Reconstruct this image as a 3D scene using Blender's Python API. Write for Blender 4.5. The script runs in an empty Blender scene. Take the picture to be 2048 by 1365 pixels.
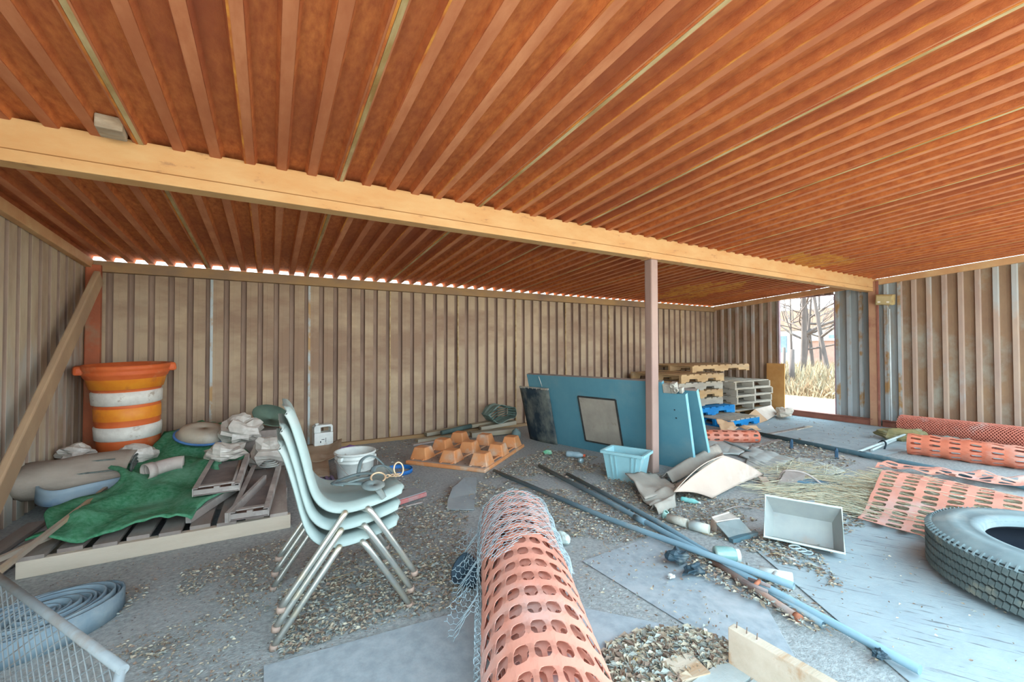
import bpy, bmesh, math, random
from mathutils import Vector, Matrix, Quaternion
from math import pi, sin, cos, radians as R
random.seed(7)
SC = bpy.context.scene
COL = SC.collection
# ------------------------------------------------------------------ survey camera (metres, floor z = 0)
F, YAW, PIT, ROLL, EYE = 837.4971, .5229, .0168, -.002, 1.1486
_cw, _sw, _cp, _sp, _cr, _sr = cos(YAW), sin(YAW), cos(PIT), sin(PIT), cos(ROLL), sin(ROLL)
_r = Vector((_cw, -_sw, 0)); _f = Vector((_sw, _cw, 0)); _z = Vector((0, 0, 1))
CF = _cp * _f + _sp * _z
_u = -_sp * _f + _cp * _z
CR = _cr * _r + _sr * _u
CU = -_sr * _r + _cr * _u
CAM = Vector((0, 0, EYE))
def ray(x, y): return CF + CR * ((x - 1024) / F) - CU * ((y - 682.5) / F)
def G(x, y, z=0.0):
    d = ray(x, y); return CAM + d * ((z - EYE) / d.z)
def AY(x, y, Y):
    d = ray(x, y); return CAM + d * (Y / d.y)
def AX(x, y, X):
    d = ray(x, y); return CAM + d * (X / d.x)

cd = bpy.data.cameras.new('camera'); cam = bpy.data.objects.new('camera', cd); COL.objects.link(cam)
cd.sensor_width = 36; cd.lens = 36 * F / 2048; cd.clip_start = .02; cd.clip_end = 400
m3 = Matrix((CR, CU, -CF)).transposed()
cam.matrix_world = Matrix.Translation(CAM) @ m3.to_4x4()
SC.camera = cam
# ------------------------------------------------------------------ materials
def lin(c):
    out = []
    for v in c[:3]:
        v = v / 255.0
        out.append(v / 12.92 if v <= .04045 else ((v + .055) / 1.055) ** 2.4)
    return (*out, 1)
MATS = {}
def mat(name, c1, c2=None, c3=None, scale=8, detail=6, rough=.8, metal=0, bump=0., bscale=60, stretch=(1, 1, 1), lo=.35, hi=.65, s3=2.5, lo3=.55, hi3=.7, spec=.3, alpha=None, trans=0, stretch3=None):
    """base colour c1..c2 mixed by noise, patches of c3 (dust, rust, wear) over it"""
    if name in MATS: return MATS[name]
    m = bpy.data.materials.new(name); m.use_nodes = True; MATS[name] = m
    nt = m.node_tree; N = nt.nodes; L = nt.links
    b = N['Principled BSDF']
    b.inputs['Roughness'].default_value = rough; b.inputs['Metallic'].default_value = metal
    b.inputs['Specular IOR Level'].default_value = spec
    if trans: b.inputs['Transmission Weight'].default_value = trans
    if alpha is not None: b.inputs['Alpha'].default_value = alpha
    tc = N.new('ShaderNodeTexCoord')
    def noise(sc, st, det=detail):
        mp = N.new('ShaderNodeMapping'); mp.inputs['Scale'].default_value = st
        L.new(tc.outputs['Object'], mp.inputs['Vector'])
        n = N.new('ShaderNodeTexNoise'); n.inputs['Scale'].default_value = sc; n.inputs['Detail'].default_value = det
        n.inputs['Roughness'].default_value = .62
        L.new(mp.outputs[0], n.inputs['Vector']); return n
    def ramp(n, a, b_, ca, cb):
        r = N.new('ShaderNodeValToRGB'); e = r.color_ramp.elements
        e[0].position = a; e[1].position = b_; e[0].color = ca; e[1].color = cb
        L.new(n.outputs['Fac'], r.inputs['Fac']); return r
    c2 = c2 or c1
    r = ramp(noise(scale, stretch), lo, hi, lin(c1), lin(c2))
    out = r.outputs['Color']
    if c3:
        r3 = ramp(noise(s3, stretch3 or stretch), lo3, hi3, (0, 0, 0, 1), (1, 1, 1, 1))
        mx = N.new('ShaderNodeMix'); mx.data_type = 'RGBA'
        L.new(r3.outputs['Color'], mx.inputs['Factor']); L.new(out, mx.inputs['A']); mx.inputs['B'].default_value = lin(c3)
        out = mx.outputs['Result']
    L.new(out, b.inputs['Base Color'])
    if bump:
        bn = noise(bscale, stretch, 4)
        bp = N.new('ShaderNodeBump'); bp.inputs['Strength'].default_value = bump; bp.inputs['Distance'].default_value = .01
        L.new(bn.outputs['Fac'], bp.inputs['Height']); L.new(bp.outputs['Normal'], b.inputs['Normal'])
    return m
# ------------------------------------------------------------------ mesh builder
class MB:
    def __init__(s): s.v = []; s.f = []; s.m = []; s.sm = []
    def add(s, vs, fs, mi=0, smooth=False):
        b = len(s.v); s.v += [tuple(v) for v in vs]
        for f in fs: s.f.append(tuple(b + i for i in f)); s.m.append(mi); s.sm.append(smooth)
        return s
    def box(s, c, d, rot=None, mi=0, taper=1.0):
        c = Vector(c); hx, hy, hz = d[0] / 2, d[1] / 2, d[2] / 2
        vs = []
        for z in (-1, 1):
            t = taper if z > 0 else 1
            for x, y in ((-1, -1), (1, -1), (1, 1), (-1, 1)): vs.append(Vector((x * hx * t, y * hy * t, z * hz)))
        if rot is not None: vs = [rot @ v for v in vs]
        vs = [v + c for v in vs]
        return s.add(vs, [(3, 2, 1, 0), (4, 5, 6, 7), (0, 1, 5, 4), (1, 2, 6, 5), (2, 3, 7, 6), (3, 0, 4, 7)], mi)
    def bar(s, p0, p1, w, h, up=(0, 0, 1), mi=0):
        p0 = Vector(p0); p1 = Vector(p1); d = (p1 - p0); l = d.length; d.normalize()
        side = d.cross(Vector(up)); side.normalize(); u = side.cross(d)
        rot = Matrix((d, side, u)).transposed()
        return s.box((p0 + p1) / 2, (l, w, h), rot, mi)
    def tube(s, pts, r, n=8, mi=0, caps=True, closed=False, smooth=True, flat=1.0, up=None):
        pts = [Vector(p) for p in pts]; k = len(pts)
        rs = r if isinstance(r, (list, tuple)) else [r] * k
        ring = []; ref = None
        for i, p in enumerate(pts):
            if closed: t = pts[(i + 1) % k] - pts[i - 1]
            else: t = pts[min(i + 1, k - 1)] - pts[max(i - 1, 0)]
            if t.length < 1e-9: t = Vector((0, 0, 1))
            t.normalize()
            if up is not None: a = t.cross(Vector(up))
            elif ref is None: a = t.cross(Vector((0, 0, 1)) if abs(t.z) < .95 else Vector((1, 0, 0)))
            else: a = ref - t * ref.dot(t)
            if a.length < 1e-6: a = t.orthogonal()
            a.normalize(); b = a.cross(t); ref = a
            ring.append([p + a * cos(2 * pi * j / n) * rs[i] + b * sin(2 * pi * j / n) * rs[i] * flat for j in range(n)])
        vs = [v for q in ring for v in q]; fs = []
        for i in range(k if closed else k - 1):
            i2 = (i + 1) % k
            for j in range(n): fs.append((i * n + j, i * n + (j + 1) % n, i2 * n + (j + 1) % n, i2 * n + j))
        s.add(vs, fs, mi, smooth)
        if caps and not closed:
            b = len(s.v) - len(vs)
            s.f.append(tuple(b + j for j in range(n))[::-1]); s.m.append(mi); s.sm.append(False)
            s.f.append(tuple(b + (k - 1) * n + j for j in range(n))); s.m.append(mi); s.sm.append(False)
        return s
    def lathe(s, prof, n=24, mi=0, c=(0, 0, 0), rot=None, smooth=True, sx=1, sy=1, mids=None):
        c = Vector(c); vs = []; fs = []
        for (r, z) in prof:
            for j in range(n):
                v = Vector((r * cos(2 * pi * j / n) * sx, r * sin(2 * pi * j / n) * sy, z))
                if rot is not None: v = rot @ v
                vs.append(v + c)
        b = len(s.v); s.v += [tuple(v) for v in vs]
        for i in range(len(prof) - 1):
            for j in range(n):
                s.f.append((b + i * n + j, b + i * n + (j + 1) % n, b + (i + 1) * n + (j + 1) % n, b + (i + 1) * n + j))
                s.m.append(mids[i] if mids else mi); s.sm.append(smooth)
        return s
    def prism(s, poly, t, fn=None, mi=0):
        """poly: 2-D outline, extruded 0..t ; fn maps (a, b, h) to a point"""
        fn = fn or (lambda a, b, h: Vector((a, b, h)))
        n = len(poly)
        vs = [fn(a, b, 0) for a, b in poly] + [fn(a, b, t) for a, b in poly]
        fs = [tuple(range(n))[::-1], tuple(range(n, 2 * n))] + [(i, (i + 1) % n, n + (i + 1) % n, n + i) for i in range(n)]
        return s.add(vs, fs, mi)
    def grid(s, fn, nu, nv, mi=0, smooth=True, u=(0, 1), v=(0, 1), wrap=False):
        vs = [fn(u[0] + (u[1] - u[0]) * i / nu, v[0] + (v[1] - v[0]) * j / nv) for i in range(nu + 1) for j in range(nv + 1)]
        fs = [(i * (nv + 1) + j, (i + 1) * (nv + 1) + j, (i + 1) * (nv + 1) + j + 1, i * (nv + 1) + j + 1) for i in range(nu) for j in range(nv)]
        return s.add(vs, fs, mi, smooth)
    def build(s, name, mats, parent=None, thick=0, off=0, bevel=0, sub=0, loc=None, origin=None):
        me = bpy.data.meshes.new(name)
        vs = s.v
        if origin is not None:
            o_ = Vector(origin); vs = [tuple(Vector(v) - o_) for v in vs]; loc = origin
        me.from_pydata(vs, [], s.f)
        if not isinstance(mats, (list, tuple)): mats = [mats]
        for m in mats: me.materials.append(m)
        me.polygons.foreach_set('material_index', s.m); me.polygons.foreach_set('use_smooth', s.sm)
        me.update()
        bm = bmesh.new(); bm.from_mesh(me)
        if not getattr(s, 'keep', False): bmesh.ops.recalc_face_normals(bm, faces=bm.faces)
        bm.to_mesh(me); bm.free()
        o = bpy.data.objects.new(name, me); COL.objects.link(o)
        if parent is not None: o.parent = parent
        if loc is not None: o.location = loc
        if thick:
            md = o.modifiers.new('solid', 'SOLIDIFY'); md.thickness = thick; md.offset = off
        if bevel:
            md = o.modifiers.new('bevel', 'BEVEL'); md.width = bevel; md.segments = 2; md.limit_method = 'ANGLE'
        if sub:
            md = o.modifiers.new('sub', 'SUBSURF'); md.levels = sub; md.render_levels = sub
        return o
def tag(o, label, cat, group=None, kind=None):
    o['label'] = label; o['category'] = cat
    if group: o['group'] = group
    if kind: o['kind'] = kind
    return o
def thing(name, label, cat, loc=(0, 0, 0), rz=0, group=None, rot=None):
    o = bpy.data.objects.new(name, None); COL.objects.link(o); o.empty_display_size = .1
    o.location = loc; o.rotation_euler = rot if rot else (0, 0, rz)
    return tag(o, label, cat, group)
def struct(o, label=None):
    o['kind'] = 'structure'
    if label: o['label'] = label
    return o
KIDS = {}
def copy_tree(o, parent=None):
    c = o.copy(); COL.objects.link(c)
    if parent is not None: c.parent = parent
    for ch in [k for k in bpy.data.objects if k.parent == o]: copy_tree(ch, c)
    return c
def rnd(a, b): return random.uniform(a, b)
def hsh(x, y, k=0):
    v = sin(x * 127.1 + y * 311.7 + k * 74.7) * 43758.5453
    return v - math.floor(v)
def vn(x, y, k=0):
    xi, yi = math.floor(x), math.floor(y); a, b = x - xi, y - yi
    a = a * a * (3 - 2 * a); b = b * b * (3 - 2 * b)
    return (hsh(xi, yi, k) * (1 - a) + hsh(xi + 1, yi, k) * a) * (1 - b) + (hsh(xi, yi + 1, k) * (1 - a) + hsh(xi + 1, yi + 1, k) * a) * b
def RZ(a): return Matrix.Rotation(a, 3, 'Z')
def RX(a): return Matrix.Rotation(a, 3, 'X')
def RY(a): return Matrix.Rotation(a, 3, 'Y')
# ------------------------------------------------------------------ the shed
PANEL, RIB = .9144, .1524
X0, XL, XR, YB, YM, YF = -1.476, -1.47, 7.75, 5.312, 2.67, .1
SL = .0659
def roofz(y): return 1.980 + SL * (YB - y)          # underside of the roof ribs
M_roof = mat('rusted_roof_steel', (160, 84, 46), (206, 124, 68), (150, 80, 52), scale=26, detail=9, lo=.3, hi=.7, rough=.75, bump=.3, bscale=180, s3=1.6, lo3=.42, hi3=.7, spec=.2, stretch=(1.6, .6, 1), stretch3=(1, .45, 1))
M_rib = mat('rusted_lit_rib', (176, 108, 72), (196, 130, 90), (164, 96, 62), scale=18, rough=.7, s3=2.2, lo3=.45, hi3=.65, spec=.25, stretch=(1, .3, 1))  # rusty rib faces; the light on them is put into the paler colour
M_lap = mat('pale_lap_seam', (190, 170, 128), (150, 120, 70), (120, 80, 40), scale=12, rough=.6, s3=5, stretch=(1, .25, 1))
M_wear = mat('yellow_rust_line', (205, 140, 58), (176, 92, 44), (160, 80, 44), scale=14, rough=.8, s3=4, stretch=(1, .6, 1), lo3=.45, hi3=.6)
def deck_profile(x_start, n, base=.045, slope=.012, flat=.083, depth=.038):
    """(offset along, height) of a ribbed deck; height 0 = narrow rib face, depth = wide pan"""
    pts = []
    for i in range(n):
        x = x_start + i * RIB
        pts += [(x - base / 2, 0), (x + base / 2, 0), (x + base / 2 + slope, depth), (x + RIB - base / 2 - slope, depth)]
    return pts
def roof():
    mb = MB(); mb.keep = True
    y0, y1 = YF, YB + .025
    n = 61
    pts = deck_profile(X0, n)
    ny = 44
    def P(x, h, y): return Vector((x, y, roofz(y) + h))
    ys = [y0 + (y1 - y0) * j / ny for j in range(ny + 1)]
    for a in range(len(pts) - 1):
        (xa, ha), (xb, hb) = pts[a], pts[a + 1]
        kind = a % 4; k = a // 4
        mi = 1 if kind == 0 else 0
        b = [P(xa, ha, y) for y in ys] + [P(xb, hb, y) for y in ys]
        def stain(j):
            y = (ys[j] + ys[j + 1]) / 2
            q = max(1 - ((xa - 6.05) / .75) ** 2 - ((y - 4.3) / .75) ** 2, 1 - ((xa - 5.6) / .62) ** 2 - ((y - 2.45) / .26) ** 2)
            return q > 0 and vn(xa * 5.2, y * 2.3, 2) + .5 * q > .62
        for j in range(ny): mb.add([b[j], b[j + 1], b[ny + 2 + j], b[ny + 1 + j]], [(0, 1, 2, 3)], 4 if stain(j) else mi)
    # worn edges and lapped seams: narrow strips standing 1.5 mm proud of the ribs
    for k in range(n):
        x = X0 + k * RIB
        if k % 6 == 0:
            for (dx, w, mi) in ((.006, .016, 2), (-.010, .006, 3)):
                mb.box((x + dx, (y0 + y1) / 2, roofz((y0 + y1) / 2) - .0025), (w, (y1 - y0) * 1.002, .004), RX(-math.atan(SL)), mi)
        elif hsh(k, 3) > .62:
            mb.box((x - .0205, (y0 + y1) / 2, roofz((y0 + y1) / 2) - .001), (.0045, (y1 - y0), .003), RX(-math.atan(SL)), 3)
    # top skin keeps daylight out
    return mb.build('ceiling', [M_roof, M_rib, M_lap, M_wear, mat('yellow_stained_roof', (206, 152, 70), (176, 106, 58), (150, 84, 60), scale=22, rough=.8, s3=9, stretch=(1, .5, 1))], thick=.003, off=1)
struct(roof(), 'rusty orange ribbed steel roof deck seen from below')

# ribbed wall sheeting -------------------------------------------------
M_wall = mat('weathered_wall_steel', (166, 148, 126), (182, 162, 134), (146, 122, 102), scale=3.2, rough=.72, bump=.15, bscale=120, s3=1.2, lo3=.46, hi3=.64, spec=.25, stretch=(1, 1, .35), stretch3=(.7, .7, 1.7))
M_groove = mat('wall_steel_groove', (132, 112, 98), (156, 134, 118), (104, 82, 72), scale=5, rough=.75, s3=2, stretch=(1, 1, .3), spec=.2)
M_wallR = mat('weathered_wall_paint', (162, 142, 130), (176, 156, 138), (168, 172, 170), scale=4, rough=.7, bump=.12, bscale=120, s3=1.15, lo3=.53, hi3=.64, spec=.25, stretch=(1, 1, .4), stretch3=(1.4, 1.4, .8))
M_panR = mat('rusty_shaded_pan', (136, 112, 92), (152, 128, 102), (160, 158, 144), scale=7, rough=.75, s3=1.3, lo3=.49, hi3=.64, stretch=(1, 1, .4), stretch3=(1.4, 1.4, 1.1), spec=.2)  # rusty pans; shade from the side light is put into the darker brown
M_galv = mat('dull_galvanised_sheet', (178, 188, 190), (162, 172, 174), (166, 134, 92), scale=5, rough=.55, metal=.15, s3=2.2, lo3=.5, hi3=.6, stretch=(1, 1, .5), stretch3=(2, 2, 1.2))
def ribbed(mb, fn, a0, a1, z0, zt, first=0, flat=.098, slope=.008, depth=.034, seam=6, nz=1, inv=False):
    """vertical ribs from a0 to a1; fn(a, depth, z) -> point; zt(a) top height"""
    a = a0; k = first
    prof = []
    while a < a1 - 1e-4:
        groove = RIB - 2 * slope - flat
        for (da, d, mi) in ((0, depth, 1), (groove, depth, 1), (groove + slope, 0, 0), (groove + slope + flat * .36, 0, 0), (groove + slope + flat * .38, .002, 0), (groove + slope + flat, 0, 0), (RIB, depth, 1)):
            aa = min(a + da, a1); prof.append((aa, (depth - d if inv else d), mi))
            if a + da >= a1: break
        a += RIB; k += 1
    for (p, q) in zip(prof, prof[1:]):
        if q[0] - p[0] < 1e-6 and abs(p[1] - q[1]) < 1e-6: continue
        mi = 1 if (p[1] > .01 or q[1] > .01) else 0
        if inv: mi = 1 if (p[1] > .02 and q[1] > .02) else 0
        mb.add([fn(p[0], p[1], z0), fn(q[0], q[1], z0), fn(q[0], q[1], zt(q[0])), fn(p[0], p[1], zt(p[0]))], [(0, 1, 2, 3)], mi)
def wall_back():
    mb = MB(); mb.keep = True
    f = lambda a, d, z: Vector((a, YB + d, z))
    ribbed(mb, f, XL - .02, XR + .06, 0, lambda a: roofz(YB) - .03)
    # lapped sheet edges every sixth rib
    for k in range(1, 10):
        mb.box((X0 + PANEL * k + .03, YB - .0015, .94), (.012 if k > 2 else .022, .003, 1.86), mi=2 if k > 2 else 3)
    return mb.build('wall_back', [M_wall, M_groove, M_lap, M_galv], thick=.003, off=0)
struct(wall_back(), 'weathered brown ribbed steel back wall')
def wall_left():
    mb = MB(); mb.keep = True
    f = lambda a, d, z: Vector((XL - d, a, z))
    ribbed(mb, f, YF, YB, 0, lambda a: roofz(a) - .02)
    return mb.build('wall_left', [mat('left_wall_steel', (188, 174, 148), (154, 132, 112), (176, 178, 172), scale=3.2, rough=.72, s3=1.5, lo3=.5, hi3=.62, stretch=(1, 1, .35), spec=.25), M_groove], thick=.003, off=0)
struct(wall_left(), 'tan ribbed steel left wall')
DY0, DY1, DZ1 = 3.20, 4.03, 1.985
def wall_right():
    mb = MB(); mb.keep = True
    f = lambda a, d, z: Vector((XR + d, a, z))
    def top(a): return roofz(a) - .02
    ribbed(mb, f, YF, YF + 15 * RIB, 0, top, inv=True)
    mb2 = MB(); mb2.keep = True
    ribbed(mb, f, DY1, YB + .06, 0, top, inv=True)
    n0 = len(mb.m)
    ribbed(mb2, f, YF + 15 * RIB, DY0, 0, top, inv=True)
    mb.add(mb2.v, mb2.f, 0); 
    for i in range(len(mb2.m)): mb.m[n0 + i] = 2 if mb2.m[i] == 0 else 3
    g = lambda a, d, z: Vector((XR + d, a, z))
    n1 = len(mb.m)
    ribbed(mb, g, DY0, DY1, DZ1, top, inv=True)
    return mb.build('wall_right', [M_wallR, M_panR, M_galv, mat('galvanised_groove', (152, 160, 160), (140, 148, 148), (150, 122, 84), scale=4, s3=2, stretch=(1, 1, .3))], thick=.003, off=0)
struct(wall_right(), 'rust stained ribbed steel right wall with doorway')
M_red = mat('red_oxide_steel', (154, 102, 86), (138, 88, 76), (168, 124, 102), scale=7, rough=.7, s3=4, spec=.3, bump=.1)
# cut edge of the sheet around the doorway
mb = MB()
mb.box((XR + .018, DY0 - .008, DZ1 / 2 + .02), (.05, .016, DZ1 - .04)); mb.box((XR + .018, DY1 + .008, DZ1 / 2 + .02), (.05, .016, DZ1 - .04)); mb.box((XR + .018, (DY0 + DY1) / 2, DZ1 + .006), (.05, DY1 - DY0 + .03, .012))
struct(mb.build('door_1', mat('purple_grey_edge', (150, 132, 140), (130, 112, 118), scale=6)), 'open doorway cut through the right wall')
# framing --------------------------------------------------------------
M_strut = mat('dusty_grey_brown_steel', (146, 122, 96), (166, 134, 92), (128, 108, 92), scale=5, rough=.75, s3=2, stretch=(.5, 1, 1), bump=.1)
M_tan = mat('tan_rusty_steel', (200, 160, 116), (190, 142, 98), (206, 172, 126), scale=6, rough=.72, s3=3, bump=.12, spec=.3)
M_beam = mat('tan_painted_beam', (200, 162, 112), (194, 148, 96), (168, 128, 88), scale=7, rough=.7, s3=14, lo3=.63, hi3=.7, bump=.15, bscale=90, stretch=(.5, 1, 1.4), spec=.3)
def chan(name, p0, p1, w, h, m, label, up=(0, 0, 1)):
    mb = MB(); mb.bar(p0, p1, w, h, up); return struct(mb.build(name, m, bevel=.004), label)
chan('trim_1', (XL, YB - .035, 1.915), (XR, YB - .035, 1.915), .07, .10, M_strut, 'dusty steel eave strut along the back wall')
chan('trim_2', (XL + .03, YF, roofz(YF) - .055), (XL + .03, YB - .07, roofz(YB - .07) - .055), .05, .08, M_tan, 'tan steel top rail of the left wall')
chan('trim_3', (XR - .03, YF, roofz(YF) - .05), (XR - .03, YB - .07, roofz(YB - .07) - .05), .05, .085, M_tan, 'tan steel top rail of the right wall')
mb = MB()
for (a, b) in ((YF, YM - .08), (YM + .03, YB - .02)):
    mb.box((XR - .045, (a + b) / 2, .045), (.05, b - a, .09)); mb.box((XR - .06, (a + b) / 2, .092), (.08, b - a, .006))
struct(mb.build('baseboard_right', M_red), 'red oxide steel base channel of the right wall')
mb = MB(); mb.box((3.1, YB - .03, .02), (9.1, .05, .04))
struct(mb.build('baseboard_back', M_strut), 'dusty base angle of the back wall')
# header beam: a tan box beam with a lip on top
mb = MB()
bz0, bz1 = 1.970, 2.165
mb.box(((XL + XR) / 2, YM + .05, (bz0 + bz1) / 2), (XR - XL, .10, bz1 - bz0))
mb.box(((XL + XR) / 2, YM - .002, bz0 + .055), (XR - XL, .006, .004), mi=1)
o = struct(mb.build('header_beam', [M_beam, mat('beam_scratch', (150, 104, 60))], bevel=.006), 'long tan steel header beam under the roof')
# posts
mb = MB(); mb.box((XL + .065, YB - .085, .96), (.10, .05, 1.92)); mb.box((XL + .015, YB - .05, .96), (.02, .09, 1.92))
t = mb.build('corner_post', mat('rusty_corner_steel', (176, 100, 68), (158, 92, 66), (150, 116, 92), scale=6, s3=4, bump=.15), bevel=.004)
struct(t, 'rust coloured steel corner post at the left')
mb = MB(); mb.box((XR - .05, YM + .01, 1.06), (.07, .10, 2.12)); mb.box((XR - .088, YM - .05, 1.06), (.012, .03, 2.12), mi=1)
struct(mb.build('side_post', [mat('post_tan_oxide', (172, 128, 104), (186, 148, 116), (150, 100, 82), scale=5, s3=3, bump=.1), M_red], bevel=.004), 'tan and red steel post on the right wall')
pole = thing('support_pole', 'brown square steel pole holding up the middle of the header beam', 'pole', (3.058, 2.715, 0))
mb = MB(); mb.box((0, 0, .983), (.088, .088, 1.965))
mb.build('shaft', mat('brown_pole_paint', (154, 130, 122), (168, 144, 132), (130, 106, 104), scale=4, s3=3, rough=.6, stretch=(1, 1, .4)), pole, bevel=.012)
mb = MB(); mb.box((0, 0, 1.966), (.13, .12, .008)); mb.build('cap_plate', M_tan, pole)
# diagonal timber brace in the left corner
br = MB()
p1 = Vector((XL + .115, YB - .16, 1.80)); p0 = Vector((XL + .13, 3.22, .02))
br.bar(p0, p1, .045, .14)
b_ = br.build('timber_brace', mat('grey_tan_timber', (178, 150, 118), (160, 134, 108), (190, 164, 130), scale=5, rough=.85, stretch=(1, .3, .3), s3=3, bump=.15), bevel=.01, origin=p0)
tag(b_, 'thick tan timber brace slanting from the left corner post down to the floor', 'brace')
# timber block on the beam
t = AY(243, 262, 2.585)
mb = MB(); mb.box((0, 0, 0), (.095, .12, .062), RZ(.08))
o = mb.build('wood_block', mat('grey_block_wood', (150, 140, 124), (178, 164, 142), (120, 96, 70), scale=14, s3=5, stretch=(.3, 1, 1), bump=.3), bevel=.006, loc=(X0 + (round((t.x - X0) / RIB - .5) + .5) * RIB, 2.56, t.z - .004))
tag(o, 'short grey wood block wedged on top of the tan header beam', 'wood block')
# ------------------------------------------------------------------ light
w = bpy.data.worlds.new('sky'); SC.world = w; w.use_nodes = True
nt = w.node_tree; bg = nt.nodes['Background']
tc = nt.nodes.new('ShaderNodeTexCoord'); sx = nt.nodes.new('ShaderNodeSeparateXYZ'); rp = nt.nodes.new('ShaderNodeValToRGB')
nt.links.new(tc.outputs['Generated'], sx.inputs[0]); nt.links.new(sx.outputs['Z'], rp.inputs['Fac'])
e = rp.color_ramp.elements; e[0].position = 0; e[0].color = (.90, .97, 1, 1); e[1].position = .6; e[1].color = (.60, .85, 1, 1)
nt.links.new(rp.outputs[0], bg.inputs['Color']); bg.inputs['Strength'].default_value = 1.0
ld = bpy.data.lights.new('sun', 'SUN'); ld.energy = 4.4; ld.angle = R(.6); ld.color = (1, .93, .82)
sun = bpy.data.objects.new('sun', ld); COL.objects.link(sun)
sun.rotation_euler = Vector((.08, -.66, -.76)).to_track_quat('-Z', 'Y').to_euler()
SC.view_settings.view_transform = 'Standard'; SC.view_settings.look = 'None'; SC.view_settings.gamma = 1
SC.view_settings.exposure = 2.8
SC.cycles.max_bounces = 10; SC.cycles.diffuse_bounces = 6; SC.cycles.use_denoising = True
SC.cycles.sample_clamp_indirect = 8
# ------------------------------------------------------------------ ground
M_dirt = mat('dusty_grey_dirt', (132, 138, 138), (172, 178, 178), (170, 174, 174), scale=48, detail=8, lo=.32, hi=.68, rough=.95, s3=1.7, lo3=.50, hi3=.78, bump=.6, bscale=90, spec=.1)
mb = MB()
mb.grid(lambda u, v: Vector((u, v, 0)), 40, 26, u=(XL - .1, XR + .06), v=(YF - 1.2, YB + .1))
struct(mb.build('floor', M_dirt), 'dusty grey dirt floor')
mb = MB(); mb.grid(lambda u, v: Vector((u, v, -.04)), 20, 20, u=(-60, 90), v=(-70, 70))
struct(mb.build('yard_ground', mat('pale_yard_ground', (150, 132, 114), (164, 146, 124), (140, 124, 112), scale=1.5, rough=1, s3=.3, spec=.05)), 'pale dry ground outside the shed')

mb = MB(); mb.grid(lambda u, v: Vector((u, v, -.03)), 24, 8, u=(-9, 9), v=(-12, -1.15))
struct(mb.build('front_bounce_slab', mat('pale_bounce_slab', (200, 190, 178), (186, 178, 166), (194, 186, 176), scale=2, rough=1, s3=.6, spec=.05)), 'unseen pale slab added in front of the shed to bounce light inside')  # added out of view; bounces sunlight onto the roof and back wall
# ------------------------------------------------------------------ shared shapes
def spline(pts, n=8, closed=False):
    P = [Vector(p) for p in pts]; k = len(P); out = []
    rng = range(k if closed else k - 1)
    for i in rng:
        if closed: a, b, c, d = P[i - 1], P[i], P[(i + 1) % k], P[(i + 2) % k]
        else: a, b, c, d = P[max(i - 1, 0)], P[i], P[i + 1], P[min(i + 2, k - 1)]
        for j in range(n):
            t = j / n
            out.append(.5 * ((2 * b) + (c - a) * t + (2 * a - 5 * b + 4 * c - d) * t * t + (3 * b - a - 3 * c + d) * t ** 3))
    if not closed: out.append(P[-1])
    return out
M_pal = [mat('pallet_wood_tan', (196, 166, 124), (170, 138, 98), (150, 140, 124), scale=7, rough=.85, s3=3, stretch=(.25, 1, 1), bump=.2),
         mat('pallet_wood_grey', (178, 172, 158), (150, 144, 132), (190, 170, 134), scale=7, rough=.9, s3=3, stretch=(.25, 1, 1), bump=.2),
         mat('pallet_wood_brown', (178, 138, 90), (150, 112, 72), (186, 160, 122), scale=7, rough=.85, s3=3, stretch=(.25, 1, 1), bump=.2),
         mat('pallet_paint_blue', (16, 128, 190), (12, 108, 172), (60, 140, 180), scale=7, rough=.75, s3=4, stretch=(.4, 1, 1))]
def make_pallet(label, m, w=1.05, d=1.0, h=.128, nb=7, group=None, notch=True, seed=0, loc=(0, 0, 0), rot=(0, 0, 0), top_m=None):
    """deck boards along x over three notched stringers along y... stringers run along x when seen from the front"""
    t = thing('wood_pallet', label, 'pallet', loc, 0, group, rot)
    rng = random.Random(seed); bt = .016; sh = h - 2 * bt
    top_m = top_m or m
    for i, y in enumerate((-d / 2 + .02, 0, d / 2 - .02)):
        mb = MB(); x0, x1 = -w / 2, w / 2
        if notch:
            n1, n2, nw, nh = x0 + w * .17, x0 + w * .60, w * .2, sh * .42
            poly = [(x0, bt), (n1, bt), (n1 + .015, bt + nh), (n1 + nw - .015, bt + nh), (n1 + nw, bt), (n2, bt), (n2 + .015, bt + nh), (n2 + nw - .015, bt + nh), (n2 + nw, bt), (x1, bt), (x1, bt + sh), (x0, bt + sh)]
        else: poly = [(x0, bt), (x1, bt), (x1, bt + sh), (x0, bt + sh)]
        mb.prism(poly, .038, lambda a, b, hh, y=y: Vector((a, y - .019 + hh, b)))
        mb.build('stringer', m, t)
    for k in range(nb):
        bw = w / nb * rng.uniform(.62, .82); x = -w / 2 + w * (k + .5) / nb
        x = max(-w / 2 + bw / 2, min(w / 2 - bw / 2, x))
        mb = MB(); mb.box((x, rng.uniform(-.008, .008), h - bt / 2), (bw, d, bt), RZ(rng.uniform(-.012, .012))); mb.build('deck_board', top_m, t)
    for k in range(3):
        bw = .1; x = (-w / 2 + bw / 2, 0, w / 2 - bw / 2)[k]
        mb = MB(); mb.box((x, 0, bt / 2), (bw, d, bt)); mb.build('bottom_board', m, t)
    return t
def cloth(name, fn, nu, nv, m, thick=.006, parent=None, origin=None, u=(0, 1), v=(0, 1), sub=0, off=0):
    mb = MB(); mb.grid(fn, nu, nv, u=u, v=v); return mb.build(name, m, parent, thick=thick, off=off, origin=origin, sub=sub)

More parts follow.
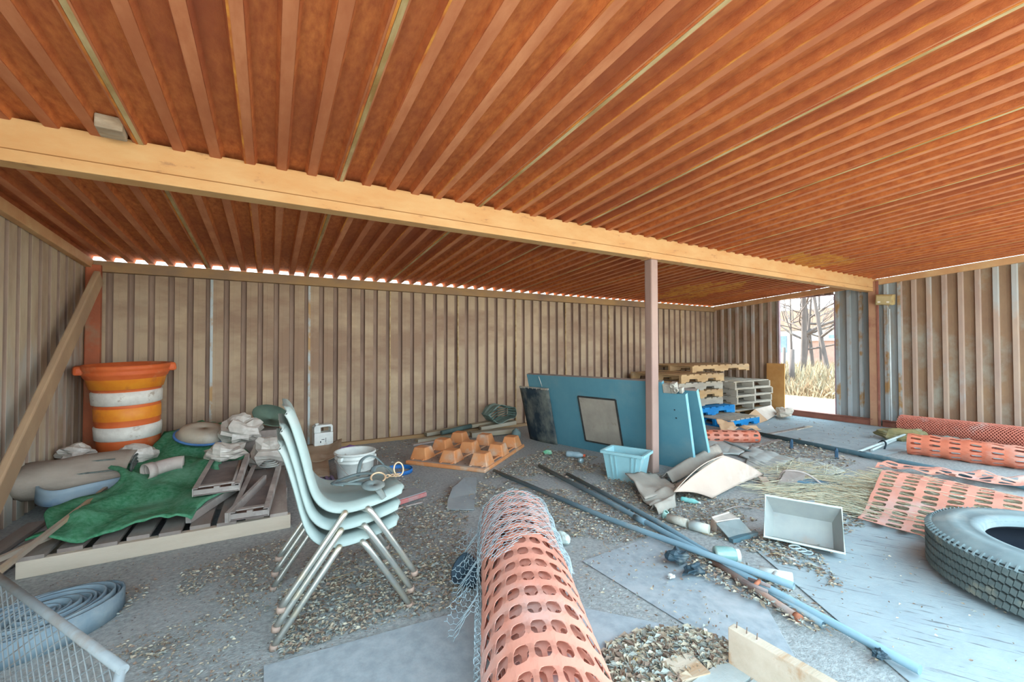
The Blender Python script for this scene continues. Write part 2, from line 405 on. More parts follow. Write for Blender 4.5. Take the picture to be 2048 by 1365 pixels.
# ------------------------------------------------------------------ left corner: pallet with junk
lp = thing('wood_pallet', 'low wide timber pallet with pale front rail under the green turf', 'pallet', (-.487, 3.05, 0))
M_rail = mat('pale_rail_wood', (196, 186, 170), (178, 166, 148), (186, 140, 92), scale=5, rough=.85, stretch=(.25, 1, 1), s3=1.6, lo3=.55, hi3=.62, bump=.2)
M_dusty = mat('dusty_deck_board', (150, 142, 136), (128, 118, 112), (168, 160, 152), scale=6, rough=.95, stretch=(1, .3, 1), s3=3, bump=.2)
for yy in (.02, .62, 1.22):
    mb = MB(); mb.box((0, yy, .043), (1.21, .042, .086)); mb.build('front_rail' if yy < .1 else 'stringer', M_rail if yy < .1 else M_dusty, lp, bevel=.004)
for k in range(9):
    mb = MB(); mb.box((-.55 + k * .137, .62 + (.02 if k % 2 else -.01), .096), (.098, 1.22, .02), RZ(rnd(-.012, .012))); mb.build('deck_board', M_dusty, lp)
sp = thing('wood_pallet', 'dusty pallet pushed against the back wall behind the front-railed pallet, half buried in junk', 'pallet', (-.72, 4.76, 0))
for yy in (-.4, 0, .4):
    mb = MB(); mb.box((0, yy, .05), (1.1, .04, .1)); mb.build('stringer', M_dusty, sp)
for k in range(8):
    mb = MB(); mb.box((-.48 + k * .137, 0, .11), (.1, .86, .02)); mb.build('deck_board', M_dusty, sp)
# planks on the floor along the left wall
for i, (a, b, lab) in enumerate((((-1.35, 2.75, .02), (-1.30, 3.9, .02), 'dusty grey plank lying along the foot of the left wall'),
                                 ((-1.24, 2.7, .02), (-1.18, 3.55, .02), 'grey plank on the floor beside the pallet, inside the plank at the left wall'))):
    mb = MB(); mb.bar(a, b, .09, .025); tag(mb.build('plank', M_dusty, origin=a, bevel=.003), lab, 'plank')
# artificial turf draped over the pallet
M_turf = mat('green_artificial_turf', (112, 182, 146), (74, 152, 110), (138, 196, 166), scale=40, rough=1, s3=3, lo3=.5, hi3=.75, bump=1, bscale=300, spec=.05)
def turf(u, v):
    # u along the strip (front to back), v across
    cx = -.74 + .22 * u ** 1.5 + .06 * sin(u * 5); y = 3.08 + 1.86 * u
    wd = (.30 + .10 * sin(u * 3.1 + .4)) * (1 + .18 * sin(u * 17 + v * 3) * abs(v))
    x = cx + wd * v + .05 * sin(u * 11) * v
    z = .125 + .055 * vn(u * 9, v * 3.5, 1) + .03 * vn(u * 21, v * 8, 6) + .02 * sin(u * 23 + v * 4) * (.4 + .6 * abs(v)) + .10 * u * u
    z += .06 * math.exp(-((u - .55) / .16) ** 2) + .20 * max(0, u - .72) / .28 * (1 - .4 * abs(v))
    return Vector((x, y, z))
o = cloth('turf_mat', turf, 60, 22, M_turf, .012, v=(-1, 1), origin=(-.7, 3.6, .12))
tag(o, 'crumpled green artificial turf mat draped over the low pallet', 'turf mat')
# rolled carpet
M_carpet = mat('dusty_carpet_back', (164, 154, 142), (146, 136, 126), (120, 116, 108), scale=7, rough=.95, s3=4, bump=.3, stretch=(.4, 1, 1))
M_carpet_end = mat('dark_carpet_pile', (82, 92, 90), (116, 124, 120), (60, 66, 66), scale=30, rough=1, s3=12, bump=.5)
cr = thing('carpet_roll', 'flattened dusty grey carpet roll with dark end in the left corner', 'carpet roll', (-1.19, 4.28, .10))
mb = MB()
def crl(u, v):
    a = 2 * pi * v; x = (u - .5) * .58
    r = .145 + .012 * sin(a * 3 + u * 4) + .02 * (vn(u * 4, cos(a) * 2 + 3) - .5)
    return Vector((x * (1 + .05 * cos(a)), r * 1.55 * cos(a) + x * .16, .13 + r * .85 * sin(a)))
mb.grid(crl, 16, 24); mb.build('roll', M_carpet, cr, thick=.01)
mb = MB(); pts = []
for i in range(70):
    a = i * .32; r = .008 + .118 * i / 70
    pts.append(Vector((.292 + .03 * 0, r * 1.5 * cos(a) + .045, .13 + r * .82 * sin(a))))
mb.tube(pts, .009, 5); mb.build('spiral_end', M_carpet_end, cr)
for (za, lx) in ((.03, .5), (.17, .56), (.235, .4)):
    mb = MB(); mb.box((0, -.213 + (za - .13) ** 2 * 8, za), (lx, .01, .008)); mb.build('fold_line', M_carpet_end, cr)
# blue foam strip bent round the roll
M_blue = mat('dusty_blue_strip', (150, 168, 178), (126, 152, 170), (84, 128, 172), scale=4, rough=.8, s3=3, lo3=.52, hi3=.72)
pts = spline([(-1.42, 4.62, .20), (-1.43, 4.35, .19), (-1.36, 4.06, .17), (-1.24, 3.94, .155), (-1.08, 3.98, .17), (-.86, 4.06, .185)], 6)
mb = MB(); mb.tube(pts, .055, 4, flat=.16, up=(0, 0, 1), smooth=False)
mb2 = MB(); n = len(pts)
def strip(u, v):
    i = min(int(u * (n - 1) + 1e-6), n - 1); p = pts[i]
    return p + Vector((0, 0, (v - .5) * (.135 - .05 * u)))
mb2.grid(strip, n - 1, 3)
tag(mb2.build('edging_strip', M_blue, thick=.014, origin=(-1.24, 3.94, .15)), 'bent pale blue edging strip curled around the carpet roll in the left corner', 'strip')
# traffic drum ----------------------------------------------------------
M_or = mat('faded_orange_plastic', (214, 108, 56), (200, 92, 44), (206, 140, 100), scale=5, rough=.6, s3=4, lo3=.55, hi3=.72, spec=.4)
M_or2 = mat('amber_reflective_band', (232, 150, 44), (222, 128, 40), (200, 116, 56), scale=9, rough=.5, s3=8, spec=.4)
M_wh = mat('scuffed_white_band', (224, 224, 216), (206, 204, 196), (176, 166, 152), scale=16, rough=.5, s3=14, lo3=.58, hi3=.66, spec=.4)
dr = thing('traffic_drum', 'orange traffic drum with two scuffed white bands standing in the left corner', 'traffic drum', (-1.08, 4.93, .275), .35, rot=(R(2), R(-2), .3))
prof = [(.205, .0), (.212, .02), (.214, .10), (.222, .105), (.226, .235), (.222, .24), (.225, .25), (.228, .40), (.234, .405), (.238, .54), (.233, .545), (.236, .56)]
mb = MB(); mb.lathe([(.001, .0)] + prof[:3], 36); mb.build('base', M_or, dr)
mb = MB(); mb.lathe([(.214, .10), (.226, .107), (.229, .21), (.217, .217)], 36); mb.build('white_band', M_wh, dr)
mb = MB(); mb.lathe([(.217, .217), (.220, .24), (.220, .26), (.224, .27), (.226, .375), (.221, .38), (.221, .40)], 36, mids=[0, 0, 0, 1, 0, 0]); mb.build('middle_band', [M_or, M_or2], dr)
mb = MB(); mb.lathe([(.221, .40), (.236, .408), (.240, .505), (.228, .515)], 36); mb.build('white_band', M_wh, dr)
mb = MB(); mb.lathe([(.228, .515), (.234, .535), (.246, .54), (.268, .625), (.280, .64), (.284, .655), (.292, .662), (.294, .68), (.286, .688), (.292, .70), (.300, .715), (.300, .742), (.288, .742), (.276, .70), (.236, .56)], 36, mids=[0, 0, 1] + [0] * 11)
mb.build('upper_body', [M_or, M_or2], dr)
for s in (-1, 1):
    mb = MB(); mb.box((s * .30, 0, .705), (.075, .17, .075), taper=.85); mb.build('handle', M_or, dr, bevel=.02)
# crumpled plastic around the drum
M_poly = mat('dusty_clear_plastic', (196, 192, 184), (170, 164, 156), (214, 212, 206), scale=9, rough=.4, s3=6, spec=.5)
def crumple(name, label, cat, c, size, m, seed, amp=.35, rz=0, nu=14, nv=12, thick=.003, flat=.5, group=None):
    rng = random.Random(seed); mb = MB(); 
    k1, k2 = rng.uniform(0, 50), rng.uniform(0, 50)
    def f(u, v):
        a = 2 * pi * v; ph = u * pi
        x, y, z = sin(ph) * cos(a), sin(ph) * sin(a), cos(ph)
        d = 1 + amp * (vn(x * 2.1 + k1, y * 2.1 + z * 1.7 + k2) - .5) * 2 + amp * .6 * (vn(x * 5 + k2, y * 5 - z * 4 + k1) - .5)
        p = Vector((x * size[0], y * size[1], z * size[2])) * d
        p = RZ(rz) @ p
        return p
    mb.grid(f, nu, nv, smooth=False)
    lo = min(v[2] for v in mb.v)
    o = mb.build(name, m, loc=(c[0], c[1], c[2] - lo * .98))
    return tag(o, label, cat, group)
crumple('plastic_sheet', 'crumpled dusty plastic wedged between the drum and the left wall', 'plastic sheet', (-1.33, 4.62, .24), (.10, .09, .07), M_poly, 3)
crumple('plastic_bag', 'dusty grey plastic bag slumped at the foot of the orange drum', 'bag', (-.93, 4.42, .20), (.14, .12, .09), M_poly, 11, amp=.2)
# dish with a blue rim
M_dish = mat('dusty_tan_plastic', (172, 160, 142), (156, 146, 132), (184, 178, 168), scale=6, rough=.7)
ds = thing('shallow_tub', 'shallow dusty oval tub with blue rim tilted against the back wall', 'tub', (-.52, 4.62, .38), rot=(R(24), R(6), .2))
mb = MB(); mb.lathe([(.001, .075), (.10, .075), (.15, .06), (.185, .0)], 28, sx=1.05, sy=.8); mb.build('shell', M_dish, ds, thick=.005)
mb = MB(); mb.lathe([(.183, .004), (.2, .004), (.2, -.012), (.183, -.012)], 28, sx=1.05, sy=.8); mb.build('rim', mat('blue_rim_plastic', (62, 104, 160), (90, 130, 176), scale=8), ds)
mb = MB(); mb.bar((-.6, 4.75, .12), (-.42, 4.85, .42), .08, .05); tag(mb.build('wood_offcut', M_dusty, origin=(-.52, 4.8, .12)), 'dusty wood offcut propping the shallow tub at the back wall', 'wood')
# pipe elbow on the turf
M_pvc = mat('dusty_pale_pipe', (182, 172, 164), (160, 150, 146), (198, 190, 182), scale=6, rough=.6)
pe = thing('pipe_elbow', 'short pale grey pipe elbow lying on the green turf', 'pipe', (-.67, 4.0, .27))
mb = MB(); pts = spline([(-.085, -.06, -.005), (-.02, -.005, .005), (.05, .03, .012), (.10, .035, .01)], 5)
mb.tube(pts, .05, 16, caps=False); mb.build('body', M_pvc, pe, thick=.006, off=-1)
mb = MB(); mb.tube([pts[0] - Vector((.02, .016, 0)), pts[2]], .058, 16, caps=False); mb.build('socket', M_pvc, pe, thick=.006, off=-1)
# steel trays ----------------------------------------------------------
M_tray = mat('dusty_tray_paint', (172, 166, 160), (150, 144, 140), (192, 188, 182), scale=6, rough=.75, s3=4, metal=.1)
M_trayd = mat('dusty_tray_bed', (134, 126, 122), (116, 108, 106), (150, 142, 136), scale=8, rough=.9)
def tray(label, p0, p1, w, z0, z1):
    """long shallow channel tray from p0 (near) to p1 (far)"""
    p0 = Vector((*p0, z0)); p1 = Vector((*p1, z1)); d = p1 - p0; l = d.length; rz = math.atan2(d.y, d.x)
    t = thing('steel_tray', label, 'steel tray', p0, rot=(0, -math.asin((z1 - z0) / l), rz))
    mb = MB(); mb.box((l / 2, 0, .006), (l, w, .004)); mb.build('bed', M_trayd, t)
    for s in (-1, 1):
        mb = MB(); mb.box((l / 2, s * w / 2, .028), (l, .006, .05)); mb.box((l / 2, s * (w / 2 - .012), .052), (l, .03, .004)); mb.build('side_rail', M_tray, t)
    mb = MB(); mb.box((.012, 0, .024), (.006, w, .03)); mb.box((.05, 0, .05), (.03, w * .8, .008), RZ(.05)); mb.build('end_bar', M_tray, t)
    mb = MB(); mb.box((.03, .0, .035), (.05, .03, .03)); mb.build('clip', M_tray, t)
    return t
tray('dusty steel channel tray lying on the turf edge under clear plastic', (-.30, 3.34), (-.27, 4.05), .25, .20, .24)
tray('long dusty steel channel tray nearest the stacked chairs', (-.105, 3.02), (-.02, 3.95), .20, .112, .16)
mb = MB(); mb.bar((-.42, 3.15, .13), (-.15, 3.72, .16), .03, .05); tag(mb.build('steel_angle', M_tray, origin=(-.42, 3.15, .13)), 'thin pale steel angle sloping out from under the tray beside the turf', 'steel angle')
mb = MB(); mb.bar((-.22, 3.02, .14), (-.03, 3.62, .18), .02, .06); tag(mb.build('steel_angle', M_tray, origin=(-.22, 3.02, .14)), 'steel angle lying between the two dusty trays', 'steel angle')
mb = MB(); mb.tube([(-.21, 3.36, .24), (-.2, 3.9, .27)], .012, 6); tag(mb.build('metal_rod', M_tray, origin=(-.21, 3.36, .24)), 'pale metal rod standing along the right side of the tray on the turf', 'rod')
mb = MB()
for k in range(3): mb.tube([(.065 * (1 - .2 * k) * cos(a * pi / 10), .065 * (1 - .2 * k) * sin(a * pi / 10), .008 + .012 * k) for a in range(20)], .007, 6, closed=True)
tag(mb.build('wire_coil', mat('grey_cable', (130, 136, 134), (150, 152, 146), scale=9), loc=(0.0, 3.82, .225)), 'small coil of grey cable lying on the long tray', 'cable')
for i, (c, s, sd) in enumerate((((-.33, 4.05, .245), (.15, .17, .08), 21), ((.0, 4.25, .115), (.17, .15, .12), 22), ((-.22, 4.5, .26), (.16, .15, .13), 24))):
    crumple('plastic_sheet', ('crumpled clear plastic spilling over the tray beside the turf', 'crumpled clear plastic heaped behind the stacked chairs', 'tan crumpled plastic on top of the heap at the back wall')[i], 'plastic sheet', c, s, M_poly, sd, amp=.42)
mb = MB(); mb.lathe([(.001, .0), (.12, .01), (.17, .05)], 20, rot=RX(.5) @ RY(.3)); tag(mb.build('green_dish', mat('dull_green_plastic', (96, 118, 104), (80, 100, 90), scale=6), thick=.005, loc=(0.0, 4.72, .46)), 'dull green dish lying on the plastic heap at the back wall', 'dish')
mb = MB(); mb.box((0, 0, .19), (.5, .4, .38), taper=.8); tag(mb.build('junk_carton', M_dusty, loc=(-.12, 4.72, .0)), 'dusty carton buried under the plastic heap at the back wall', 'carton')
# sticks
M_stick = mat('pale_stick_wood', (190, 182, 168), (170, 160, 146), (196, 168, 128), scale=6, rough=.85, s3=4, stretch=(1, .3, 1))
a0, a1, b0, b1 = Vector((-1.12, 2.72, .19)), Vector((-.96, 3.36, .135)), Vector((-.98, 2.50, .22)), Vector((-1.0, 4.0, .165))
mb = MB(); mb.bar(a0, a1, .022, .022); tag(mb.build('wood_stick', M_stick, origin=a1), 'thin pale stick crossing the left end of the pallet, outer of two', 'stick')
mb = MB(); mb.bar(b0, b1, .022, .022); tag(mb.build('wood_stick', M_stick, origin=b1), 'long pale stick leaning across the pallet to the blue strip', 'stick')
# coiled flat belt -------------------------------------------------------
M_belt = mat('grey_blue_rubber_belt', (126, 146, 156), (104, 124, 138), (144, 156, 160), scale=6, rough=.7, s3=4)
mb = MB()
def spiral(turns, gap, ex, ey, th0, n):
    out = []
    for i in range(n + 1):
        a = th0 + 2 * pi * turns * i / n; r = gap * a / (2 * pi)
        out.append((ex * r * cos(a), ey * r * sin(a)))
    return out
sp_ = spiral(16.6, .0114, 1.35, .95, 3.0, 420)
hts = .085
mb.grid(lambda u, v: Vector((*sp_[min(int(u * 420 + .5), 420)], .002 + v * (hts + .012 * sin(u * 60)))), 420, 1)
o = mb.build('belt_coil', M_belt, thick=.007, loc=(-.80, 2.42, 0)); o.rotation_euler = (0, 0, .55)
tag(o, 'flat grey-blue rubber belt rolled in a wide loose coil on the floor', 'belt')
mb = MB(); ar = [(.40 * cos(R(a)), .29 * sin(R(a))) for a in range(-150, 61, 6)]
mb.grid(lambda u, v: Vector((*ar[min(int(u * (len(ar) - 1) + .5), len(ar) - 1)], .002 + v * .09)), len(ar) - 1, 1)
# expanded metal gate -----------------------------------------------------
M_mesh = mat('galvanised_mesh', (136, 144, 146), (122, 130, 134), (122, 116, 110), scale=9, rough=.7, metal=.2, s3=6)
A = G(0, 1158, .42); B = G(243, 1338, .42)
A = A + (A - B) * .25
dirv = (B - A); L_ = dirv.length; dirv.normalize()
gt = thing('mesh_gate', 'expanded metal mesh panel in a tube frame standing at the front left', 'mesh panel', (B.x, B.y, 0), rot=(0, 0, math.atan2(-dirv.y, -dirv.x)))
Hh = .42
tilt = .20
def gp(a, b): return Vector((a, b * tilt, Hh - b * (Hh - .02) / Hh))
mb = MB(); mb.tube([gp(-.01, 0), gp(L_, 0)], .011, 10); mb.build('top_tube', M_mesh, gt)
mb = MB(); mb.tube([gp(0, 0), gp(0, Hh)], .011, 10); mb.build('side_tube', M_mesh, gt)
mb = MB(); mb.tube([gp(0, Hh), gp(L_, Hh)], .011, 10); mb.build('bottom_tube', M_mesh, gt)
mb = MB(); dw, dh = .050, .035
nx, ny_ = int(L_ / dw), int(Hh / dh)
for i in range(nx):
    for j in range(ny_):
        x, y = i * dw, j * dh
        c = [(x + dw / 2, y), (x + dw, y + dh / 2), (x + dw / 2, y + dh), (x, y + dh / 2)]
        for q in range(4):
            (xa, ya), (xb, yb) = c[q], c[(q + 1) % 4]
            if (i + j) % 1 == 0: mb.tube([gp(xa, min(ya, Hh)), gp(xb, min(yb, Hh))], .0017, 4, caps=False, smooth=False)
mb.build('expanded_mesh', M_mesh, gt)
# straw brush head at the very front
M_straw = mat('dry_straw', (196, 170, 118), (170, 140, 90), (214, 196, 150), scale=20, rough=.9, s3=9)
M_strawd = mat('brown_bristle', (134, 96, 66), (108, 76, 54), (160, 128, 92), scale=20, rough=.95, s3=9)
bh = thing('broom_head', 'worn brown bristle broom head with pale cord at the bottom left', 'broom', (-.21, 1.36, .0))
mb = MB(); mb.lathe([(.001, 0), (.07, 0), (.08, .05), (.06, .12), (.001, .12)], 16); mb.build('bundle', M_strawd, bh)
mb = MB()
rg = random.Random(5)
for i in range(420):
    a = rg.uniform(0, 2 * pi); e_ = rg.uniform(-.2, 1.3); r0 = .06; l = rg.uniform(.03, .085)
    d = Vector((cos(a) * cos(e_), sin(a) * cos(e_), sin(e_)))
    p = Vector((0, 0, .08)) + Vector((d.x * .06, d.y * .06, d.z * .05)); q = p + d * l + Vector((rg.uniform(-.02, .02), rg.uniform(-.02, .02), rg.uniform(-.01, .02)))
    mb.tube([p, (p + q) / 2 + Vector((rg.uniform(-.008, .008), 0, .006)), q], .0016, 3, caps=False)
mb.build('bristles', M_strawd, bh)
mb = MB()
for i in range(26):
    a = rg.uniform(0, 2 * pi); c = Vector((rg.uniform(-.05, .06), rg.uniform(-.05, .05), .13 + rg.uniform(-.02, .03)))
    mb.tube(spline([c + Vector((rg.uniform(-.05, .05), rg.uniform(-.05, .05), rg.uniform(-.02, .02))) for _ in range(4)], 4), .0018, 4)
mb.build('cord', mat('pale_cord', (206, 200, 186), (180, 170, 150), scale=12), bh)
# ------------------------------------------------------------------ stacked chairs
M_shell = mat('dusty_grey_green_shell', (150, 166, 162), (136, 152, 150), (160, 158, 152), scale=5, rough=.6, s3=2.5, spec=.35)
M_chrome = mat('dull_chrome_tube', (190, 192, 186), (170, 176, 172), (206, 196, 170), scale=8, rough=.32, metal=.75, s3=6)
M_rustcap = mat('rusty_foot_cap', (150, 132, 122), (170, 146, 130), scale=30, rough=.8)
CHX, CHY = .28, 2.08
def shell_fn():
    prof = spline([(.028, .915), (.052, .908), (.078, .86), (.112, .745), (.140, .63), (.165, .555), (.205, .512), (.262, .497), (.34, .503), (.43, .523), (.478, .536), (.506, .528), (.514, .505)], 5)
    prof = [Vector((p.x, p.y if False else p[1], 0)) for p in prof]
    n = len(prof) - 1
    def f(u, v):
        i = min(int(u * n + .5), n); p = prof[i]
        t = (prof[min(i + 1, n)] - prof[max(i - 1, 0)]).normalized()
        nx, nz = t.y, -t.x                     # away from the sitter: down / back
        if nz > 0 and abs(nz) > abs(nx): nx, nz = -nx, -nz
        if u < .45: nx, nz = (-abs(nx), -abs(nz))
        s = i / n
        w = .18 + .035 * min(1, s / .45) if s < .45 else .215 - .012 * max(0, (s - .8) / .2)
        if s < .06: w *= .80 + .2 * (s / .06) ** .5
        if s > .93: w *= 1 - .14 * ((s - .93) / .07) ** 2
        av = abs(v); dn = .034 * max(0, (av - .80) / .20) ** 1.6 * min(1, s * 12)
        hol = .018 * (1 - av * av) * (1 if .3 < s < .9 else .5)
        return Vector((p.x + nx * (dn + hol) - CHX, v * w, p.y + nz * (dn + hol)))
    return f
def stack_chair(label):
    t = thing('school_chair', label, 'chair', (CHX, CHY, 0), 0, 'stacked school chairs')
    mb = MB(); mb.grid(shell_fn(), 60, 24, v=(-1, 1))
    for i, q in enumerate(mb.v): mb.v[i] = (q[0], q[1], q[2] - .136)
    mb.build('seat_shell', M_shell, t, thick=.007)
    for sy in (-1, 1):
        yt, yb = sy * .165, sy * .226
        for (xt, xb, nm) in ((.255, .017, 'leg'), (.335, .543, 'leg')):
            d = -1 if xb < xt else 1
            pts = spline([(xt - CHX - d * .05, yt * .7, .322), (xt - CHX, sy * .20, .324), (xt - CHX + d * .03, sy * .229, .300), (xb - CHX, yb, .012)], 6)
            mb = MB(); mb.tube(pts, .0125, 12); lg = mb.build('leg', M_chrome, t)
            mb = MB(); mb.tube([Vector((xb - CHX - d * .003, yb, .02)), Vector((xb - CHX, yb, .001))], .016, 10); mb.build('foot_cap', M_rustcap, lg)
    mb = MB()
    for xx in (.235, .36): mb.tube([(xx - CHX, -.15, .328), (xx - CHX, .15, .328)], .011, 8)
    mb.build('under_frame', M_chrome, t)
    return t
c0 = stack_chair('grey-green plastic school chair at the bottom of the stack, feet on the floor')
c1 = copy_tree(c0); c1.location = (CHX + .006, CHY, .068); c1['label'] = 'grey-green plastic school chair in the middle of the stack of three'
c2 = copy_tree(c0); c2.location = (CHX + .022, CHY, .136); c2['label'] = 'grey-green plastic school chair on top of the stack, leather straps on its seat'
# bridle on the top seat
M_strap = mat('grey_leather_strap', (104, 118, 118), (84, 96, 98), (130, 134, 128), scale=14, rough=.8)
M_brass = mat('worn_brass', (204, 180, 150), (178, 152, 122), (150, 128, 108), scale=14, rough=.5, metal=.5)
bz = .535
bd = thing('bridle', 'tangle of grey leather straps with a brass chain lying on the top chair seat', 'bridle', (.405, 2.0, bz))
mb = MB()
mb.tube(spline([(-.13, .0, .008), (-.06, -.03, .03), (0, .02, .02), (.03, .06, .05), (.09, .09, .035), (.12, .04, .008)], 6), .014, 6, flat=.35, up=(0, 0, 1))
mb.tube(spline([(-.15, .03, .008), (-.10, -.02, .015), (-.03, -.06, .012), (.0, -.10, .004), (.03, -.13, -.04)], 6), .02, 6, flat=.3)
mb.tube(spline([(-.12, -.02, .01), (-.16, .02, .012), (-.12, .06, .014), (-.04, .05, .03), (.02, .0, .035), (.08, .0, .02)], 6), .012, 6, flat=.4)
mb.tube(spline([(-.05, .05, .02), (-.02, .12, .075), (.04, .14, .08), (.09, .12, .03)], 6), .009, 6, flat=.4)
mb.build('strap', M_strap, bd)
mb = MB(); mb.lathe([(.001, .0), (.035, .006), (.05, .0)], 12, c=(-.01, -.09, .012), rot=RX(.2)); mb.build('leather_flap', M_strap, bd, thick=.004)
mb = MB(); mb.tube([(.02 + .032 * cos(a * pi / 9), -.05 + .02 * sin(a * pi / 9), .03 + .016 * sin(a * pi / 9)) for a in range(18)], .0045, 6, closed=True); mb.build('ring', M_brass, bd)
mb = MB(); mb.tube([(.125 + .022 * cos(a * pi / 9), -.0 + .01 * sin(a * pi / 9), .04 + .03 * sin(a * pi / 9)) for a in range(18)], .004, 6, closed=True); mb.build('ring', M_brass, bd)
mb = MB()
for k in range(7):
    c = Vector((.055 + .011 * k, -.045 + .006 * k, .022 + .006 * sin(k))); a_ = k * 1.57
    mb.tube([c + Vector((.010 * cos(a * pi / 5), .006 * sin(a * pi / 5) * cos(a_), .006 * sin(a * pi / 5) * sin(a_))) for a in range(10)], .0022, 5, closed=True)
mb.build('chain', M_brass, bd)
# ------------------------------------------------------------------ things by the back wall
M_jug = mat('white_jug_plastic', (226, 232, 228), (206, 214, 212), (180, 176, 168), scale=9, rough=.5, s3=8, lo3=.6, hi3=.7)
jg = thing('jug', 'white plastic jug with moulded handle standing against the back wall', 'jug', (.515, 5.19, .06), .15)
mb = MB()
def ring_poly():
    outer = [(-.095, .0), (.095, .0), (.10, .02), (.10, .20), (.09, .225), (-.045, .225), (-.06, .225), (-.10, .20), (-.10, .02)]
    return outer
mb.prism([(-.095, 0), (.095, 0), (.10, .02), (.10, .145), (-.10, .145), (-.10, .02)], .12, lambda a, b, h: Vector((a, h - .06, b)))
mb.prism([(-.10, .145), (-.03, .145), (-.03, .20), (.0, .205), (.065, .205), (.075, .195), (.075, .145), (.10, .145), (.10, .21), (.085, .23), (-.08, .23), (-.10, .21)], .10, lambda a, b, h: Vector((a, h - .05, b)))
mb.build('body', M_jug, jg, bevel=.008)
mb = MB(); mb.lathe([(.02, .0), (.022, .018), (.001, .02)], 14, c=(-.06, 0, .228)); mb.build('cap', M_jug, jg)
mb = MB(); mb.box((.02, -.0622, .06), (.004, .003, .05)); mb.box((-.035, -.0622, .045), (.01, .003, .02)); mb.box((-.01, -.0622, .07), (.03, .003, .006)); mb.build('label_marks', mat('dark_print', (60, 66, 70)), jg)
M_cb = mat('dusty_brown_cardboard', (174, 154, 130), (160, 140, 118), (190, 176, 156), scale=5, rough=.95, s3=3)
def sheet(name, label, cat, poly, z, m, bend=.0, seed=0, thick=.004, n=12):
    """a warped sheet filling a convex-ish quad poly (4 floor points)"""
    a, b, c, d = [Vector((*p, 0)) if len(p) == 2 else Vector(p) for p in poly]
    def f(u, v):
        p = (a * (1 - u) + b * u) * (1 - v) + (d * (1 - u) + c * u) * v
        return p + Vector((0, 0, z + bend * (vn(u * 3 + seed, v * 3 + seed * 2, seed))))
    mb = MB(); mb.grid(f, n, n)
    o = mb.build(name, m, thick=thick, off=1, origin=(a + b + c + d) / 4 + Vector((0, 0, z)))
    return tag(o, label, cat)
sheet('cardboard_sheet', 'flattened brown cardboard below the white jug at the back wall', 'cardboard', [(.20, 4.62), (.62, 4.55), (.72, 5.18), (.30, 5.2)], .012, M_cb, .10, 2)
sheet('cardboard_sheet', 'brown cardboard flap between the chairs and the white bucket', 'cardboard', [(.22, 4.05), (.46, 4.02), (.50, 4.5), (.25, 4.6)], .012, M_cb, .07, 5)
mb = MB()
for k in range(6): mb.box((k * .042, 0, .018), (.022, .26, .035))
mb.box((.105, -.12, .01), (.24, .02, .02)); mb.box((.105, .12, .01), (.24, .02, .02))
o = mb.build('plastic_grate', mat('purple_grey_plastic', (128, 112, 146), (108, 96, 128), (150, 138, 150), scale=8, rough=.6), loc=(.26, 3.86, .0)); tag(o, 'purple-grey plastic grate on the floor beside the white bucket', 'grate')
crumple('purple_rag', 'small purple rag on the cardboard behind the white bucket', 'rag', (.72, 4.72, .05), (.09, .07, .035), mat('purple_cloth', (140, 104, 158), (120, 92, 138), scale=8), 31)
bk = thing('bucket', 'dusty white plastic bucket with wire bail beside the stacked chairs', 'bucket', (.648, 3.88, 0))
M_bk = mat('dusty_white_bucket', (216, 224, 220), (200, 208, 206), (166, 160, 150), scale=12, rough=.5, s3=10, lo3=.57, hi3=.66)
mb = MB(); mb.lathe([(.001, .0), (.135, .0), (.14, .01), (.158, .17), (.166, .172), (.166, .182), (.159, .184), (.160, .20), (.170, .202), (.170, .212), (.162, .214), (.164, .235), (.174, .238), (.174, .252), (.166, .254), (.158, .245), (.138, .02), (.001, .015)], 36)
mb.build('body', M_bk, bk)
mb = MB(); mb.tube(spline([(.172, 0, .21), (.17, -.10, .13), (.09, -.185, .06), (-.03, -.2, .06), (-.12, -.15, .14), (-.172, 0, .21)], 6), .003, 5); mb.build('bail', M_tray, bk)
for sg in (1, -1):
    mb = MB(); mb.box((sg * .135, -.115, .215), (.03, .03, .03), RZ(-.7 * sg)); mb.build('bail_ear', M_bk, bk)
mb = MB(); mb.lathe([(.125, 0), (.13, 0), (.13, .035), (.125, .035), (.125, 0)], 36)
tag(mb.build('hoop', mat('blue_hoop', (40, 116, 186), (34, 100, 170), scale=6, rough=.5), loc=(1.03, 3.9, .002)), 'bright blue plastic hoop lying on the floor by the white bucket', 'hoop')
M_redp = mat('faded_red_plastic', (196, 120, 116), (170, 104, 104), (160, 150, 146), scale=7, rough=.7, s3=4)
rm = thing('red_panel', 'dusty grey-topped slab with faded red edge, right of the stacked chairs', 'panel', (.86, 3.14, .0), .32)
mb = MB(); mb.box((0, 0, .03), (.34, .16, .035)); mb.build('slab', M_redp, rm, bevel=.01)
mb = MB(); mb.box((0, .005, .05), (.33, .145, .006)); mb.build('top_skin', mat('grey_foam', (150, 152, 152), (136, 140, 142), scale=8), rm)
mb = MB(); mb.bar((.80, 3.42, .012), (1.0, 3.30, .012), .018, .014); tag(mb.build('black_bar', mat('black_bar', (40, 44, 50)), origin=(.8, 3.42, .012)), 'short black bar on the floor behind the faded red slab', 'bar')
mb = MB(); mb.tube([(.70, 2.98, .01), (.98, 3.03, .01)], .006, 6); tag(mb.build('white_rod', M_pvc, origin=(.7, 2.98, .01)), 'thin white rod on the floor in front of the faded red slab', 'rod')
mb = MB(); mb.lathe([(.001, .0), (.018, .0), (.018, .02), (.001, .02)], 14, rot=RX(1.3)); tag(mb.build('bottle_cap', mat('blue_cap', (60, 140, 190)), loc=(1.45, 3.86, .018)), 'tiny blue bottle cap on bare dirt in front of the orange pallet', 'bottle cap')
